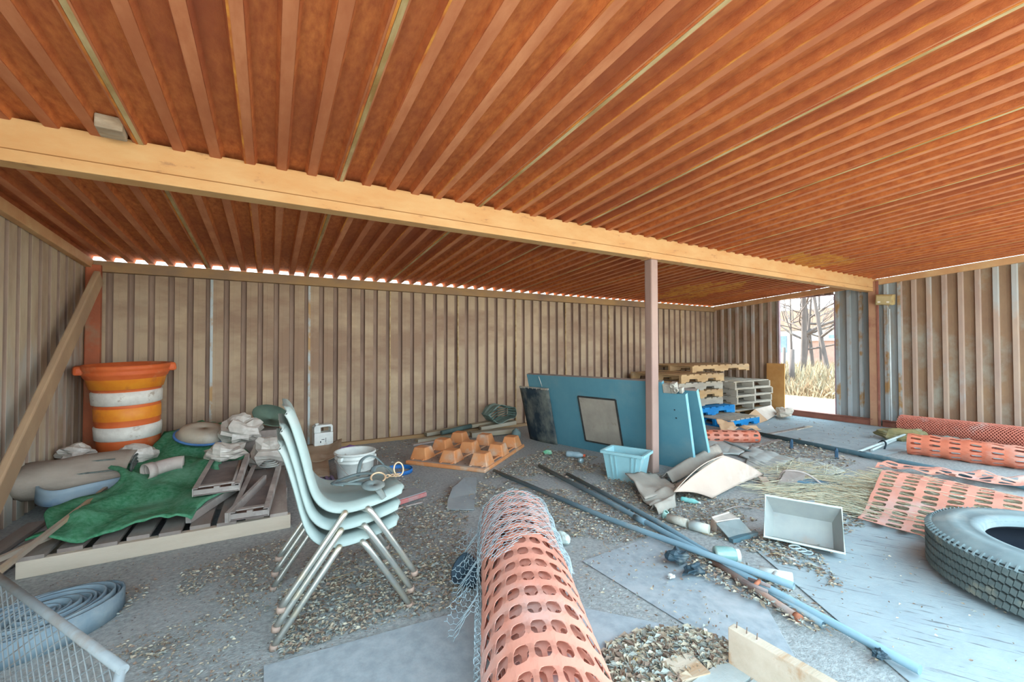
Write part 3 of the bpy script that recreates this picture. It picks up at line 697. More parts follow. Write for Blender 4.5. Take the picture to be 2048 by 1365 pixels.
# grey rubber flap: S-shaped outline
ol = [G(x, y) for x, y in ((893, 1022), (896, 1005), (905, 985), (918, 975), (928, 964), (954, 964), (951, 990), (948, 1024))]
mb = MB(); mb.prism([(p.x, p.y) for p in ol], .006)
mb.v = [(x, y, z + .004 + .05 * max(0, vn(x * 4, y * 4) - .4)) for x, y, z in mb.v]
tag(mb.build('rubber_flap', mat('grey_rubber', (150, 158, 160), (136, 144, 148), scale=5, rough=.8), origin=(1.3, 3.0, .004)), 'curved grey rubber flap lying on the dirt behind the big orange roll', 'rubber flap')
# ------------------------------------------------------------------ orange plastic pallet, feet up
M_op = mat('orange_pallet_plastic', (212, 150, 100), (204, 134, 84), (196, 172, 150), scale=6, rough=.65, s3=5, lo3=.5, hi3=.68)
M_opd = mat('dusty_orange_deck', (158, 142, 130), (146, 136, 128), (176, 142, 114), scale=8, rough=.9, s3=4)
op = [G(800, 928), G(960, 946), G(1058, 896), G(925, 884)]
cx = sum((p for p in op), Vector()) / 4
exx = ((op[1] - op[0]) + (op[2] - op[3])); exx.z = 0; ang = math.atan2(exx.y, exx.x)
ot = thing('plastic_pallet', 'dusty orange plastic pallet lying upside down with nine feet up', 'pallet', (cx.x, cx.y, 0), ang)
Lx, Ly = exx.length / 2, ((op[3] - op[0]).length + (op[2] - op[1]).length) / 2
mb = MB(); mb.box((0, 0, .018), (Lx, Ly, .036)); mb.build('rim', M_op, ot, bevel=.01)
mb = MB(); mb.box((0, 0, .0385), (Lx * .97, Ly * .96, .006))
mb.build('deck', M_opd, ot)
mb = MB()
for i in range(3):
    for s in (-.06, .06): mb.box(((i - 1) * Lx * .37 + s, 0, .046), (.016, Ly * .94, .012))
mb.build('rib', M_op, ot)
mb = MB()
for i in range(9):
    for j in range(9):
        if (i % 4 == 0) and (j % 4 == 0): continue
        mb.lathe([(.001, .0424), (.009, .0424)], 8, c=((i - 4) * Lx / 9.5, (j - 4) * Ly / 9.5, 0))
mb.build('deck_pattern', mat('dark_hole', (58, 44, 40)), ot)
for i in range(3):
    for j in range(3):
        mb = MB(); mb.box(((i - 1) * Lx * .38, (j - 1) * Ly * .36, .095), (.19, .19, .115), taper=.66); mb.build('foot', M_op, ot, bevel=.008)
# ------------------------------------------------------------------ lumber and tarp by the back wall
M_lum = mat('pale_weathered_lumber', (172, 164, 142), (152, 144, 124), (180, 176, 164), scale=6, rough=.9, stretch=(.3, 1, 1), s3=3, bump=.15)
for i, (a, b, w_, h_, m, lab) in enumerate((
    ((1.72, 5.20, .05), (2.95, 5.24, .13), .10, .045, M_lum, 'pale weathered board leaning along the foot of the back wall'),
    ((1.55, 5.02, .02), (2.60, 5.08, .025), .09, .04, M_lum, 'pale board on the floor between the orange pallet and the back wall'),
    ((1.45, 4.86, .012), (1.98, 4.96, .012), .05, .02, M_pvc, 'thin pale strip on the floor left of the lumber by the back wall'),
    ((2.25, 4.98, .03), (2.88, 4.86, .05), .14, .06, M_lum, 'thick pale board end under the green tarp bundle'),
    ((2.45, 5.12, .07), (2.95, 5.04, .12), .12, .05, M_lum, 'upper pale board under the green tarp bundle'))):
    mb = MB(); mb.bar(a, b, w_, h_); tag(mb.build('lumber_board', m, origin=a, bevel=.004), lab, 'board')
mb = MB(); mb.tube([(1.85, 4.98, .09), (2.3, 5.08, .12)], .03, 8); tag(mb.build('pipe_length', mat('dark_green_pipe', (70, 92, 92), (90, 110, 106), scale=6), origin=(1.85, 4.98, .09)), 'dark green pipe lying on the lumber by the back wall', 'pipe')
tb = thing('tarp_bundle', 'folded grey-green tarp bundle leaning on the back wall beside the teal doors', 'tarp', (2.72, 5.06, .17), .1)
M_tarp = mat('grey_green_tarp', (128, 150, 142), (104, 126, 120), (156, 166, 156), scale=7, rough=.8, s3=5)
mb = MB()
def tarpf(u, v):
    a = 2 * pi * v; rx = .20 + .02 * sin(u * 20); 
    p = Vector((rx * cos(a) * (1 + .15 * vn(u * 5, v * 9, 3)), (u - .5) * .22, .09 + .095 * sin(a) * (1 + .25 * vn(u * 4, v * 8, 5)) + .02 * sin(a * 4)))
    return p
mb.grid(tarpf, 10, 32); mb.build('folds', M_tarp, tb, thick=.006)
mb = MB()
for k in range(4): mb.tube(spline([(-.20 - .01 * k, -.12, .02 + .035 * k), (-.12, -.13, .06 + .035 * k), (.02, -.125, .09 + .028 * k), (.17, -.12, .06 + .035 * k)], 5), .012, 6, flat=.5)
mb.build('fold_edge', mat('dark_green_tarp_edge', (70, 96, 92), (90, 116, 108), scale=8), tb)
mb = MB(); mb.lathe([(.001, 0), (.05, .0), (.06, .02), (.06, .07), (.045, .10), (.02, .115), (.02, .125), (.001, .125)], 18)
tag(mb.build('round_canister', mat('grey_green_canister', (112, 134, 134), (96, 118, 120), scale=8, rough=.5), loc=(2.72, 4.62, .0)), 'round grey-green canister on the floor behind the far corner of the orange pallet', 'canister')
# ------------------------------------------------------------------ teal doors leaning on the pole
M_teal = mat('dusty_teal_paint', (82, 138, 156), (92, 146, 162), (126, 156, 162), scale=4, rough=.55, s3=1.6, lo3=.52, hi3=.8, spec=.4)
M_tealp = mat('pale_teal_edge', (118, 180, 196), (132, 188, 200), (150, 170, 172), scale=5, rough=.55, s3=5)
M_dusttop = mat('dusty_door_top', (156, 146, 136), (132, 136, 138), scale=7, rough=.9)
base = Vector((3.16, 3.452, 0)); az = R(-74.83)
def door(name, label, org, lean, u0, u1, h, th=.045, step=None):
    t = thing(name, label, 'door', org, rot=(0, 0, 0))
    # local frame: x along the door, z up its face, y away from the camera
    m = RZ(az) @ RX(lean)
    t.rotation_euler = m.to_euler()
    mb = MB()
    poly = [(u0, 0), (u1, 0)] + ([(u1, h - .105), (step, h - .105), (step, h)] if step else [(u1, h)]) + [(u0, h)]
    mb.prism(poly, th, lambda a, b, hh: Vector((a, hh, b)))
    mb.build('leaf', M_teal, t)
    hh = h - .105 if step else h
    mb = MB(); mb.box((u1 + .0015, th / 2, hh / 2), (.003, th, hh)); mb.build('end_edge', M_tealp, t)
    mb = MB(); mb.box(((u0 + (step or u1)) / 2, th / 2, h + .0015), ((step or u1) - u0, th, .003)); mb.build('top_edge', M_dusttop, t)
    return t
dA = door('teal_door', 'front teal steel door on its side with a bare square panel, leaning on the pole', base, R(15.7), -.95, .955, .862, step=.75)
mb = MB(); fr = [(-.234, .117), (.233, .117), (.233, .642), (-.234, .642)]
for i in range(4):
    a, b = fr[i], fr[(i + 1) % 4]; mb.bar((a[0], -.004, a[1]), (b[0], -.004, b[1]), .016, .012, up=(0, 1, 0))
mb.build('window_gasket', mat('black_gasket', (42, 46, 48), (64, 66, 64), scale=20), dA)
mb = MB(); mb.box((0, -.001, .3795), (.45, .006, .51)); mb.build('window_board', mat('stained_grey_board', (168, 164, 152), (150, 146, 136), (140, 132, 116), scale=5, rough=.9, s3=7, lo3=.6, hi3=.7), dA)
mb = MB()
for (a, b) in ((.84, .60), (.845, .52), (.3, .08)): mb.lathe([(.001, 0), (.008, .002)], 8, c=(a, -.001, b), rot=RX(pi / 2))
mb.tube([(.34, -.003, .12), (.36, -.003, .10), (.36, -.003, .07)], .004, 4)
mb.build('screw_holes', mat('dark_mark', (44, 58, 66)), dA)
mb = MB(); mb.tube([(-.76, -.002, .845), (-.735, -.003, .72)], .004, 4); mb.build('paint_scratch', M_wh, dA)
mb = MB(); mb.box((.79, .02, .80), (.075, .05, .085)); mb.box((.855, .02, .81), (.05, .06, .10)); mb.box((.92, .02, .79), (.03, .05, .05))
M_latch = mat('pale_dusty_latch', (186, 184, 172), (160, 160, 152), (206, 206, 200), scale=14, rough=.5, metal=.3, s3=12)
lt = mb.build('latch', M_latch, dA, bevel=.006)
mb = MB()
for c in ((.855, -.012, .835), (.885, -.012, .80)): mb.lathe([(.012, 0), (.024, 0), (.024, .012), (.012, .012), (.012, 0)], 14, c=c, rot=RX(pi / 2))
mb.build('latch_knob', M_latch, lt)
dB = door('teal_door', 'second teal steel door standing behind the front teal door, only its slanting pale end showing', base + Vector((.30, .02, 0)), R(24), -.9, .93, .82)
M_black = mat('scuffed_black_sheet', (30, 46, 58), (44, 62, 72), (136, 142, 132), scale=5, rough=.8, s3=3.4, lo3=.44, hi3=.70, stretch=(1, 1, .6))
bs = thing('black_sheet', 'scuffed black board hung over the left end of the front teal door', 'board', base + RZ(az) @ RX(R(15.7)) @ Vector((-.85, -.012, .005)))
bs.rotation_euler = (RZ(az) @ RX(R(15.7))).to_euler()
mb = MB(); mb.grid(lambda u, v: Vector((u * .46 - .235, -.012 - .025 * sin(u * pi) - .02 * (1 - v) * u, v * .70)), 10, 10); mb.build('board', M_black, bs, thick=.006)
mb = MB(); mb.bar((-.23, -.02, .70), (.23, -.02, .70), .02, .02); 
for k in range(7): mb.box((-.2 + k * .066, -.034, .70), (.012, .012, .014))
mb.build('top_strip', M_latch, bs)
# ------------------------------------------------------------------ teal bin
M_bin = mat('pale_aqua_plastic', (150, 196, 204), (136, 184, 194), (176, 190, 190), scale=6, rough=.5, s3=5, spec=.4)
bb = [G(1219, 957), G(1278, 966)]
bn = thing('storage_bin', 'pale aqua plastic bin with a moulded end handle in front of the teal doors', 'bin', (2.715, 2.70, 0), R(-66))
W2, D2, Hb = .17, .115, .245
def binring(z, g): 
    return [Vector((-W2 * g, -D2 * g, z)), Vector((W2 * g, -D2 * g, z)), Vector((W2 * g, D2 * g, z)), Vector((-W2 * g, D2 * g, z))]
mb = MB(); vs = binring(.0, .80) + binring(Hb, 1.02) + binring(Hb, .97) + binring(.012, .76)
fs = [(3, 2, 1, 0)] + [(i, (i + 1) % 4, 4 + (i + 1) % 4, 4 + i) for i in range(4)] + [(4 + i, 4 + (i + 1) % 4, 8 + (i + 1) % 4, 8 + i) for i in range(4)] + [(8 + i, 8 + (i + 1) % 4, 12 + (i + 1) % 4, 12 + i) for i in range(4)] + [(12, 13, 14, 15)]
mb.add(vs, fs); mb.build('body', M_bin, bn)
mb = MB()
r_ = binring(Hb, 1.08)
for i in range(4): mb.bar(r_[i] + Vector((0, 0, -.008)), r_[(i + 1) % 4] + Vector((0, 0, -.008)), .02, .022)
mb.build('rim', M_bin, bn)
for s in (-1,):
    mb = MB()
    for yy in (-.06, .03):
        mb.bar((s * (W2 * .84), yy, .02), (s * (W2 * 1.04), yy, .20), .012, .02, up=(1, 0, 0))
    mb.bar((s * W2 * 1.03, -.065, .20), (s * W2 * 1.03, .035, .20), .014, .014); mb.bar((s * W2 * .97, -.055, .13), (s * W2 * .97, .03, .13), .012, .014)
    mb.build('handle_moulding', M_bin, bn)
for xx in (-.10, -.06, .09, .13):
    mb = MB(); mb.bar((xx * .8, -D2 * .80 - .004, .01), (xx, -D2 * 1.02 - .004, .22), .010, .008, up=(0, 1, 0)); mb.build('side_rib', M_bin, bn)
# small bottles and cans near the doors
def bottle(label, p, q, r, m, mcap):
    p = Vector(p); q = Vector(q); d = (q - p); l = d.length
    t = thing('plastic_bottle', label, 'bottle', p); t.rotation_euler = Vector((0, 0, 1)).rotation_difference(d.normalized()).to_euler()
    mb = MB(); mb.lathe([(.001, 0), (r * .85, 0), (r, .012), (r, l * .3), (r * .92, l * .34), (r, l * .4), (r, l * .68), (r * .45, l * .86), (r * .42, l * .95)], 16); mb.build('body', m, t)
    mb = MB(); mb.lathe([(r * .46, l * .9), (r * .46, l), (.001, l)], 12); mb.build('cap', mcap, t)
    return t
M_clear = mat('dusty_clear_bottle', (160, 186, 196), (136, 166, 180), (190, 196, 190), scale=9, rough=.3, s3=6, spec=.5)
g1 = G(1133, 909, .03); bottle('pale blue plastic bottle with red cap lying below the front teal door', (g1.x, g1.y, .034), (g1.x + .12, g1.y - .16, .034), .032, M_clear, mat('red_cap', (206, 96, 66)))
g1 = G(1160, 921, .03); mb = MB(); mb.lathe([(.001, 0), (.025, 0), (.025, .05), (.001, .05)], 14, rot=RX(1.5)); tag(mb.build('drink_can', mat('silver_blue_can', (176, 200, 206), (150, 180, 190), scale=12, rough=.4, metal=.4), loc=(g1.x, g1.y + .02, .027)), 'small crushed can beside the bottle with the red cap', 'can')
g1 = G(1095, 906, .02); crumple('green_wrapper', 'small green plastic wrapper at the left foot of the teal door', 'wrapper', (g1.x, g1.y, 0), (.05, .04, .022), mat('green_wrapper', (90, 176, 130), (160, 200, 180), scale=20), 41)
# ------------------------------------------------------------------ floor sheets
M_ply = mat('dusty_grey_plywood', (140, 152, 158), (160, 170, 176), (178, 182, 184), scale=22, detail=8, rough=.9, s3=2.6, lo3=.50, hi3=.75, bump=.12, bscale=40)
M_ply2 = mat('streaked_plywood', (158, 172, 176), (146, 160, 166), (104, 108, 110), scale=6, rough=.9, s3=14, lo3=.585, hi3=.66, stretch=(1, 1, 1), stretch3=(.3, 3.6, 1), bump=.2, bscale=60)
def plate(label, px, m, z, t=.004, rot=None):
    pts = [G(x, y) if not isinstance(x, float) else Vector((x, y, 0)) for x, y in px]
    c = sum(pts, Vector()) / len(pts)
    mb = MB()
    if rot is None: mb.prism([(p.x - c.x, p.y - c.y) for p in pts], t)
    else:
        q = [RZ(-rot) @ (p - c) for p in pts]; mb.prism([(p.x, p.y) for p in q], t)
    o = mb.build('plywood_sheet', m, loc=(c.x, c.y, z), bevel=.002)
    if rot is not None: o.rotation_euler = (0, 0, rot)
    return tag(o, label, 'plywood sheet', 'plywood sheets on the floor')
plate('grey plywood sheet on the floor under the front of the big orange roll', [(527, 1340), (1040, 1196), (1.62, .95), (.95, .12), (.0, .5)], M_ply, .002, t=.012)
plate('plywood sheet with a pointed corner between the orange roll and the pipes', [(1300, 1076), (1165, 1125), (1.50, 1.0), (1.63, .78), (1530, 1210), (1480, 1180)], M_ply, .0025)
a1 = math.atan2(1.31 - .91, 3.35 - 3.22)
plate('large streaked plywood sheet at the front right, under the tire', [(3.42, 1.42), (2.42, 1.45), (1.85, .50), (2.5, -.25), (3.9, -.2), (4.0, .9)], M_ply2, .003, rot=R(-60))
plate('bare streaked plywood floor sheet before the doorway', [(5.50, 3.55), (5.52, 2.2), (5.62, 1.9), (7.55, 1.75), (7.60, 3.9), (6.6, 3.78)], M_ply2, .003, rot=R(-60))
# ------------------------------------------------------------------ safety fence netting
M_net = mat('orange_safety_fence', (212, 150, 130), (204, 138, 120), (200, 176, 170), scale=6, rough=.6, s3=3.5, lo3=.5, hi3=.75, spec=.35)
M_netd = mat('deep_orange_fence', (208, 122, 94), (194, 108, 82), (200, 154, 138), scale=6, rough=.6, s3=4, lo3=.5, hi3=.75, spec=.35)
def netting(mb, fn, nu, nv, hu=.60, hv=.66, seg=16, mi=0, e_=3.6, skip=None):
    """fn(u, v) in cells; each cell is a frame round a rounded slot hu x hv of its size"""
    for i in range(nu):
        for j in range(nv):
            if skip and skip(i, j): continue
            outer, inner = [], []
            for k in range(seg):
                a = 2 * pi * (k + .5) / seg; c, s_ = cos(a), sin(a)
                m_ = max(abs(c), abs(s_)); outer.append((.5 + .5 * c / m_, .5 + .5 * s_ / m_))
                rr = (abs(c) ** e_ + abs(s_) ** e_) ** (-1 / e_)
                inner.append((.5 + .5 * hu * c * rr, .5 + .5 * hv * s_ * rr))
            # corners so that neighbouring cells meet
            vs = [fn(i + a, j + b) for a, b in outer] + [fn(i + a, j + b) for a, b in inner]
            mb.add(vs, [(k, (k + 1) % seg, seg + (k + 1) % seg, seg + k) for k in range(seg)], mi, False)
            for q, (ca, cb) in enumerate(((1, 1), (0, 1), (0, 0), (1, 0))):
                k0 = int((q + .5) * seg / 4 - .5 + 1e-6)
                mb.add([fn(i + outer[k0][0], j + outer[k0][1]), fn(i + ca, j + cb), fn(i + outer[(k0 + 1) % seg][0], j + outer[(k0 + 1) % seg][1])], [(0, 1, 2)], mi)
def roll(name, label, cat, p0, p1, r, na, nc, m, turns=1.0, hu=.6, hv=.62, squash=1.0, layers=2, lumps=.04, seg=16, phase=0):
    """a roll of netting: axis from p0 to p1, outside wrap plus a smaller inner wrap"""
    p0 = Vector(p0); p1 = Vector(p1); d = p1 - p0; l = d.length; d.normalize()
    side = d.cross(Vector((0, 0, 1))).normalized()
    t = thing(name, label, cat, (p0.x, p0.y, 0))
    for L in range(layers):
        rr = r * (1 - .16 * L); n2 = max(6, int(nc * (1 - .1 * L)))
        def f(a, c, rr=rr, n2=n2, L=L):
            th = 2 * pi * c / n2 + phase + L * .35
            s_ = a / na * (l - .05 * L) + .025 * L
            lump = 1 + lumps * (vn(s_ * 4 + L * 9, 3 + 2.2 * cos(th) + L, 2) - .5) * 2 + lumps * .5 * sin(s_ * 2 * pi * na / l)
            q = d * s_ + side * cos(th) * rr * lump + Vector((0, 0, (r * squash) + sin(th) * rr * squash * lump))
            return q
        mb = MB(); netting(mb, f, na, n2, hu, hv, seg)
        mb.build(('outer_wrap', 'inner_wrap', 'core_wrap')[L], m, t, thick=.0025)
    return t
fr = roll('fence_roll', 'big roll of orange safety fence wrapped in chicken wire, front centre', 'fence roll', (.56, .73, 0), (1.20, 2.06, 0), .185, 16, 19, M_net, hu=.74, hv=.74, squash=.92, layers=3, lumps=.03, phase=.2)
mb = MB(); pa, pb = Vector((.575, .76, .17)), Vector((1.19, 2.04, .17)); mb.tube([pa - Vector((.56, .73, 0)), pb - Vector((.56, .73, 0))], .10, 20)
mb.build('core_sheet', mat('pale_pink_sheet', (206, 176, 172), (192, 160, 158), scale=5, rough=.8), fr)
# chicken wire over the far two thirds
M_wire = mat('galvanised_wire', (176, 196, 202), (156, 180, 190), scale=20, rough=.5, metal=.2)
d_ = Vector((.50, 1.04, 0)).normalized(); sd_ = d_.cross(Vector((0, 0, 1)))
def cyl(s_, th, r=.202): 
    rr = r * (1 + .02 * sin(s_ * 31 + th * 7))
    return Vector((.70, 1.02, 0)) + d_ * s_ + sd_ * cos(th) * rr + Vector((0, 0, .176 + sin(th) * rr * .93))
def hexnet(mb, fn, nu, nv, r=.0013, drop=None):
    """hexagon net: fn(a, b) with a, b in cell units"""
    for i in range(nu):
        for j in range(nv):
            x = i * 1.0 + (.5 if j % 2 else 0); y = j * .87
            P = [(x, y), (x + .5, y + .26), (x + .5, y + .61), (x + 1.0, y)]
            if drop and drop(x, y): continue
            A = fn(*P[0]); B = fn(*P[1]); C_ = fn(*P[2]); D = fn(*P[3])
            for a, b in ((A, B), (B, D), (B, C_)): mb.tube([a, b], r, 3, caps=False, smooth=False)
mb = MB()
cw_ = .026
hexnet(mb, lambda a, b: cyl(.42 + b * cw_ + .01 * sin(a * 1.7), -.5 + a * cw_ / .19 + .03 * sin(b * 1.3)), 29, 31, drop=lambda x, y: y < 2.5 + 2.5 * sin(x * .6))
o = mb.build('wrapped_net', M_wire)
ch = thing('chicken_wire', 'torn galvanised chicken wire wrapped over the big orange roll', 'chicken wire', (.70, 1.02, 0)); o.parent = ch; o.location = (-.70, -1.02, 0)
mb = MB()
def flyout(a, b):
    s_ = .18 + b * cw_; base = cyl(s_, pi - .25 + .0 * a, .205)
    out = -sd_ * (a * cw_ * (.75 + .25 * sin(b * .9))) + Vector((0, 0, .05 * sin(a * .8 + b * .5) - a * .006))
    return base + Vector((0, 0, .02)) + out * (.55 + .45 * abs(sin(b * .37)))
sd_ = -sd_ if (cyl(.5, 0) - cyl(.5, pi)).x < 0 else sd_
def left(s_, a, zz=0): 
    b = Vector((.70, 1.02, 0)) + d_ * s_; sl = Vector((-d_.y, d_.x, 0)); return b + sl * a + Vector((0, 0, zz))
def fly(a, b):
    s_ = .30 + b * cw_; w_ = (.45 + .55 * abs(sin(b * .31 + .6)))
    return left(s_, .198 + a * cw_ * w_ * .9, .19 + .03 * sin(a * .9 + b * .6) - .012 * a)
hexnet(mb, fly, 5, 34)
o = mb.build('torn_edge', M_wire, ch); o.location = (-.70, -1.02, 0)
mb = MB()
def lowhang(a, b): return left(.10 + b * cw_ * .8, .20 + .012 * sin(a * 2 + b), .19 - a * cw_ * .9)
hexnet(mb, lowhang, 6, 20); o = mb.build('hanging_edge', M_wire, ch); o.location = (-.70, -1.02, 0)
# dark round tub half hidden left of the roll
mb = MB(); mb.lathe([(.001, .0), (.055, .0), (.07, .10), (.06, .10), (.05, .01)], 18, rot=RY(-.9)); tag(mb.build('black_cup', mat('dark_blue_rubber', (44, 62, 76), (60, 78, 90), scale=8), loc=(.86, 1.84, .055)), 'dark round rubber cup on the floor behind the torn chicken wire', 'cup')
g1 = G(1103, 1068, .06); crumple('white_cup', 'crushed pale foam cup against the right side of the big orange roll', 'cup', (g1.x + .06, g1.y - .03, 0), (.03, .06, .035), mat('pale_foam', (206, 224, 220), (190, 210, 206), scale=10), 51, amp=.15)
roll('fence_roll', 'short orange fence roll lying in front of the pallets, right of the teal doors', 'fence roll', (4.55, 3.30, 0), (5.10, 2.92, 0), .085, 6, 8, M_netd, hu=.58, hv=.5, layers=1, squash=.85)
roll('fence_roll', 'long orange fence roll on the floor in front of the mesh roll', 'fence roll', (5.98, 1.80, 0), (6.20, .55, 0), .115, 9, 13, M_netd, hu=.56, hv=.46, layers=1, squash=.95, lumps=.07)
# roll of fine diamond mesh along the right wall
M_fine = mat('salmon_plastic_mesh', (204, 128, 108), (192, 114, 96), (202, 160, 148), scale=8, rough=.65, s3=4)
fm = thing('mesh_roll', 'long roll of fine salmon diamond mesh lying along the right wall base', 'mesh roll', (7.22, 1.1, 0))
mb = MB()
nA, nB = 70, 22
def fmf(a, b, r=.125):
    th = 2 * pi * b / nB; y = 1.16 - 2.0 * a / nA
    rr = r * (1 + .05 * sin(y * 3 + 1)); return Vector((.10 * (y / 2) + cos(th) * rr * 1.25, y, r + .003 + sin(th) * rr))
for i in range(nA):
    for j in range(nB):
        c = [(i + .5, j), (i + 1, j + .5), (i + .5, j + 1), (i, j + .5)]
        for q in range(4): mb.tube([fmf(*c[q]), fmf(*c[(q + 1) % 4])], .0055, 4, caps=False, smooth=False)
mb.build('outer_mesh', M_fine, fm)
mb = MB(); mb.grid(lambda u, v: fmf(u * nA, v * nB, .105), 30, 22); mb.build('inner_core', mat('dark_salmon_mesh', (150, 78, 62), (128, 64, 54), (176, 100, 84), scale=40, s3=30), fm, thick=.003)
# leaf and cloth debris at its end
M_olive = mat('olive_rag', (136, 124, 84), (112, 108, 78), (150, 150, 130), scale=8, rough=.95, s3=6)
crumple('cloth_rag', 'olive rag heaped at the end of the salmon mesh roll', 'rag', (6.75, 2.05, .0), (.26, .13, .08), M_olive, 61, amp=.4, rz=-.7)
crumple('plastic_bag', 'grey-green plastic bag lying between the olive rag and the long orange roll', 'bag', (6.62, 1.62, .0), (.22, .13, .075), mat('grey_green_bag', (118, 130, 122), (98, 112, 108), (150, 156, 150), scale=9, s3=7), 62, amp=.4, rz=-.9)
# spread fence sheet over straw ---------------------------------------------
def netsheet(label, org, ex, ey, na, nb, hfn, m, hu=.7, hv=.55, name='fence_sheet', skip=None):
    org = Vector(org); ex = Vector(ex); ey = Vector(ey)
    mb = MB()
    def f(a, b):
        p = org + ex * a + ey * b; p.z += hfn(a, b); return p
    netting(mb, f, na, nb, hu, hv, skip=(lambda i, j: skip(org + ex * (i + .5) + ey * (j + .5))) if skip else None); o = mb.build(name, m, thick=.003, origin=org); return tag(o, label, 'fence sheet')
o0 = Vector((4.75, 1.45, 0)); 
ux = Vector((.012, -.114, 0)); uy = Vector((-.0555, -.0076, 0))
def mound(p): 
    d2 = ((p.x - 4.15) * .55 + (p.y - .95) * 0) ; 
    return .20 * math.exp(-((p.x - 4.0) / .42) ** 2) * min(1, max(0, (1.62 - p.y) * 4))
def hs(a, b):
    p = o0 + ux * a + uy * b
    return .012 + mound(p) + .02 * vn(a * .7, b * .7, 4) + .008 * cos(a * 2 * pi) * 0
netsheet('orange fence sheet spread over the straw heap, left of the tire', o0, ux, uy, 9, 26, hs, M_net, hu=.66, hv=.70, skip=lambda p: (p.x - 3.185) ** 2 + (p.y - .36) ** 2 < .60 ** 2)
o1 = Vector((5.02, 1.66, 0))
netsheet('narrow orange fence strip behind the straw heap', o1, Vector((.05, -.11, 0)), Vector((-.07, .0, 0)), 8, 4, lambda a, b: .05 + .05 * vn(a, b, 8), M_net, hu=.68, hv=.5)
M_straw2 = mat('heaped_straw', (222, 208, 176), (204, 190, 156), (226, 220, 198), scale=20, rough=.9, s3=9)
# straw -----------------------------------------------------------------
rg = random.Random(9)
mb = MB()
def straw(n, xr, yr, h, ang, spread, lr, seedmound=True):
    for i in range(n):
        x = rg.uniform(*xr); y = rg.uniform(*yr); a = ang + rg.gauss(0, spread); l = rg.uniform(*lr)
        if (x - 3.185) ** 2 + (y - .36) ** 2 < .66 ** 2: continue
        d = Vector((cos(a), sin(a), 0)); p = Vector((x, y, 0)); zz = .008 + rg.random() * (h + (mound(p) * .95 if seedmound else 0))
        q0, q1 = p - d * l / 2, p + d * l / 2
        z0 = zz + rg.uniform(-.02, .03); z1 = zz + rg.uniform(-.02, .03)
        mb.tube([(q0.x, q0.y, max(.004, z0)), (p.x, p.y, max(.006, zz + rg.uniform(0, .012))), (q1.x, q1.y, max(.004, z1))], rg.uniform(.0012, .0024), 3, caps=False, mi=rg.randrange(3))
straw(2600, (3.4, 4.8), (.35, 1.55), .01, R(-80), .3, (.12, .4))
straw(420, (3.35, 4.2), (1.35, 1.95), .04, R(-35), .25, (.2, .5), False)
straw(260, (3.7, 4.5), (1.75, 2.2), .05, R(-20), .8, (.1, .3), False)
o = mb.build('straw', [M_straw2, mat('pale_straw', (226, 222, 198), (210, 206, 178), scale=20), mat('green_grey_straw', (196, 198, 178), (178, 182, 164), scale=20)])
tag(o, 'loose straw heaped under the spread orange fence', 'straw', kind='stuff')
# ------------------------------------------------------------------ tire
M_tire = mat('weathered_tire_rubber', (122, 138, 140), (106, 122, 126), (142, 150, 148), scale=7, rough=.75, s3=4, spec=.35)
M_tread = mat('dusty_tread_rubber', (100, 112, 110), (82, 94, 94), (136, 136, 122), scale=14, rough=.85, s3=9)
tr = thing('truck_tire', 'large worn grey truck tire lying flat at the front right', 'tire', (3.185, .36, .006), 0)
RO, HW = .515, .125
prof = [(.300, .045), (.305, .025), (.330, .008), (.40, -.004 + .004), (.455, .006), (.488, .022)]
full = prof + [(RO - .006, .036)]
tp = [(.300, 2 * HW - .045), (.305, 2 * HW - .020), (.325, 2 * HW - .004), (.352, 2 * HW), (.358, 2 * HW - .004), (.40, 2 * HW + .003), (.436, 2 * HW), (.442, 2 * HW - .004), (.47, 2 * HW - .010), (.497, 2 * HW - .030), (RO - .006, 2 * HW - .042)]
mb = MB(); mb.lathe(tp, 96)
for i in range(110):
    a = 2 * pi * i / 110
    m_ = RZ(a); mb.box(m_ @ Vector((.502, 0, 2 * HW - .031)), (.032, .007, .012), m_ @ RY(.75))
mb.build('sidewall', M_tire, tr)
mb = MB(); mb.lathe(full, 72); mb.build('sidewall', M_tire, tr)
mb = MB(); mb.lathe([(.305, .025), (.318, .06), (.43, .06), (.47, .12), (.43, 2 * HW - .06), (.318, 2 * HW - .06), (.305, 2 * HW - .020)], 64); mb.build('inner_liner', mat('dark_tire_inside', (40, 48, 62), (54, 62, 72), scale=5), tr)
mb = MB(); mb.lathe([(RO - .012, .03), (RO - .010, .04), (RO - .010, 2 * HW - .04), (RO - .012, 2 * HW - .03)], 96)
mb.build('carcass', mat('dark_groove_rubber', (44, 54, 58), (58, 66, 66), scale=14), tr)
# five tread ribs, each cut into blocks by zigzag sipes
rows = 5; nb_ = 140
for k in range(rows):
    z0 = .034 + k * (2 * HW - .068) / rows; z1 = z0 + (2 * HW - .068) / rows - .010
    mb = MB()
    for i in range(nb_):
        a0 = 2 * pi * (i + .04 + (k % 2) * .5) / nb_; a1_ = 2 * pi * (i + .86 + (k % 2) * .5) / nb_
        sk = .25 * 2 * pi / nb_
        vs = []
        for (r, g) in ((RO - .011, 0), (RO, .0004)):
            for (a, z) in ((a0, z0 + .004), (a1_, z0 - .003), (a1_ + sk, z1 - .003), (a0 + sk, z1 + .004)):
                vs.append((r * cos(a), r * sin(a), z))
        mb.add(vs, [(4, 5, 6, 7), (0, 1, 5, 4), (1, 2, 6, 5), (2, 3, 7, 6), (3, 0, 4, 7)])
    mb.build('tread_rib', M_tread, tr)
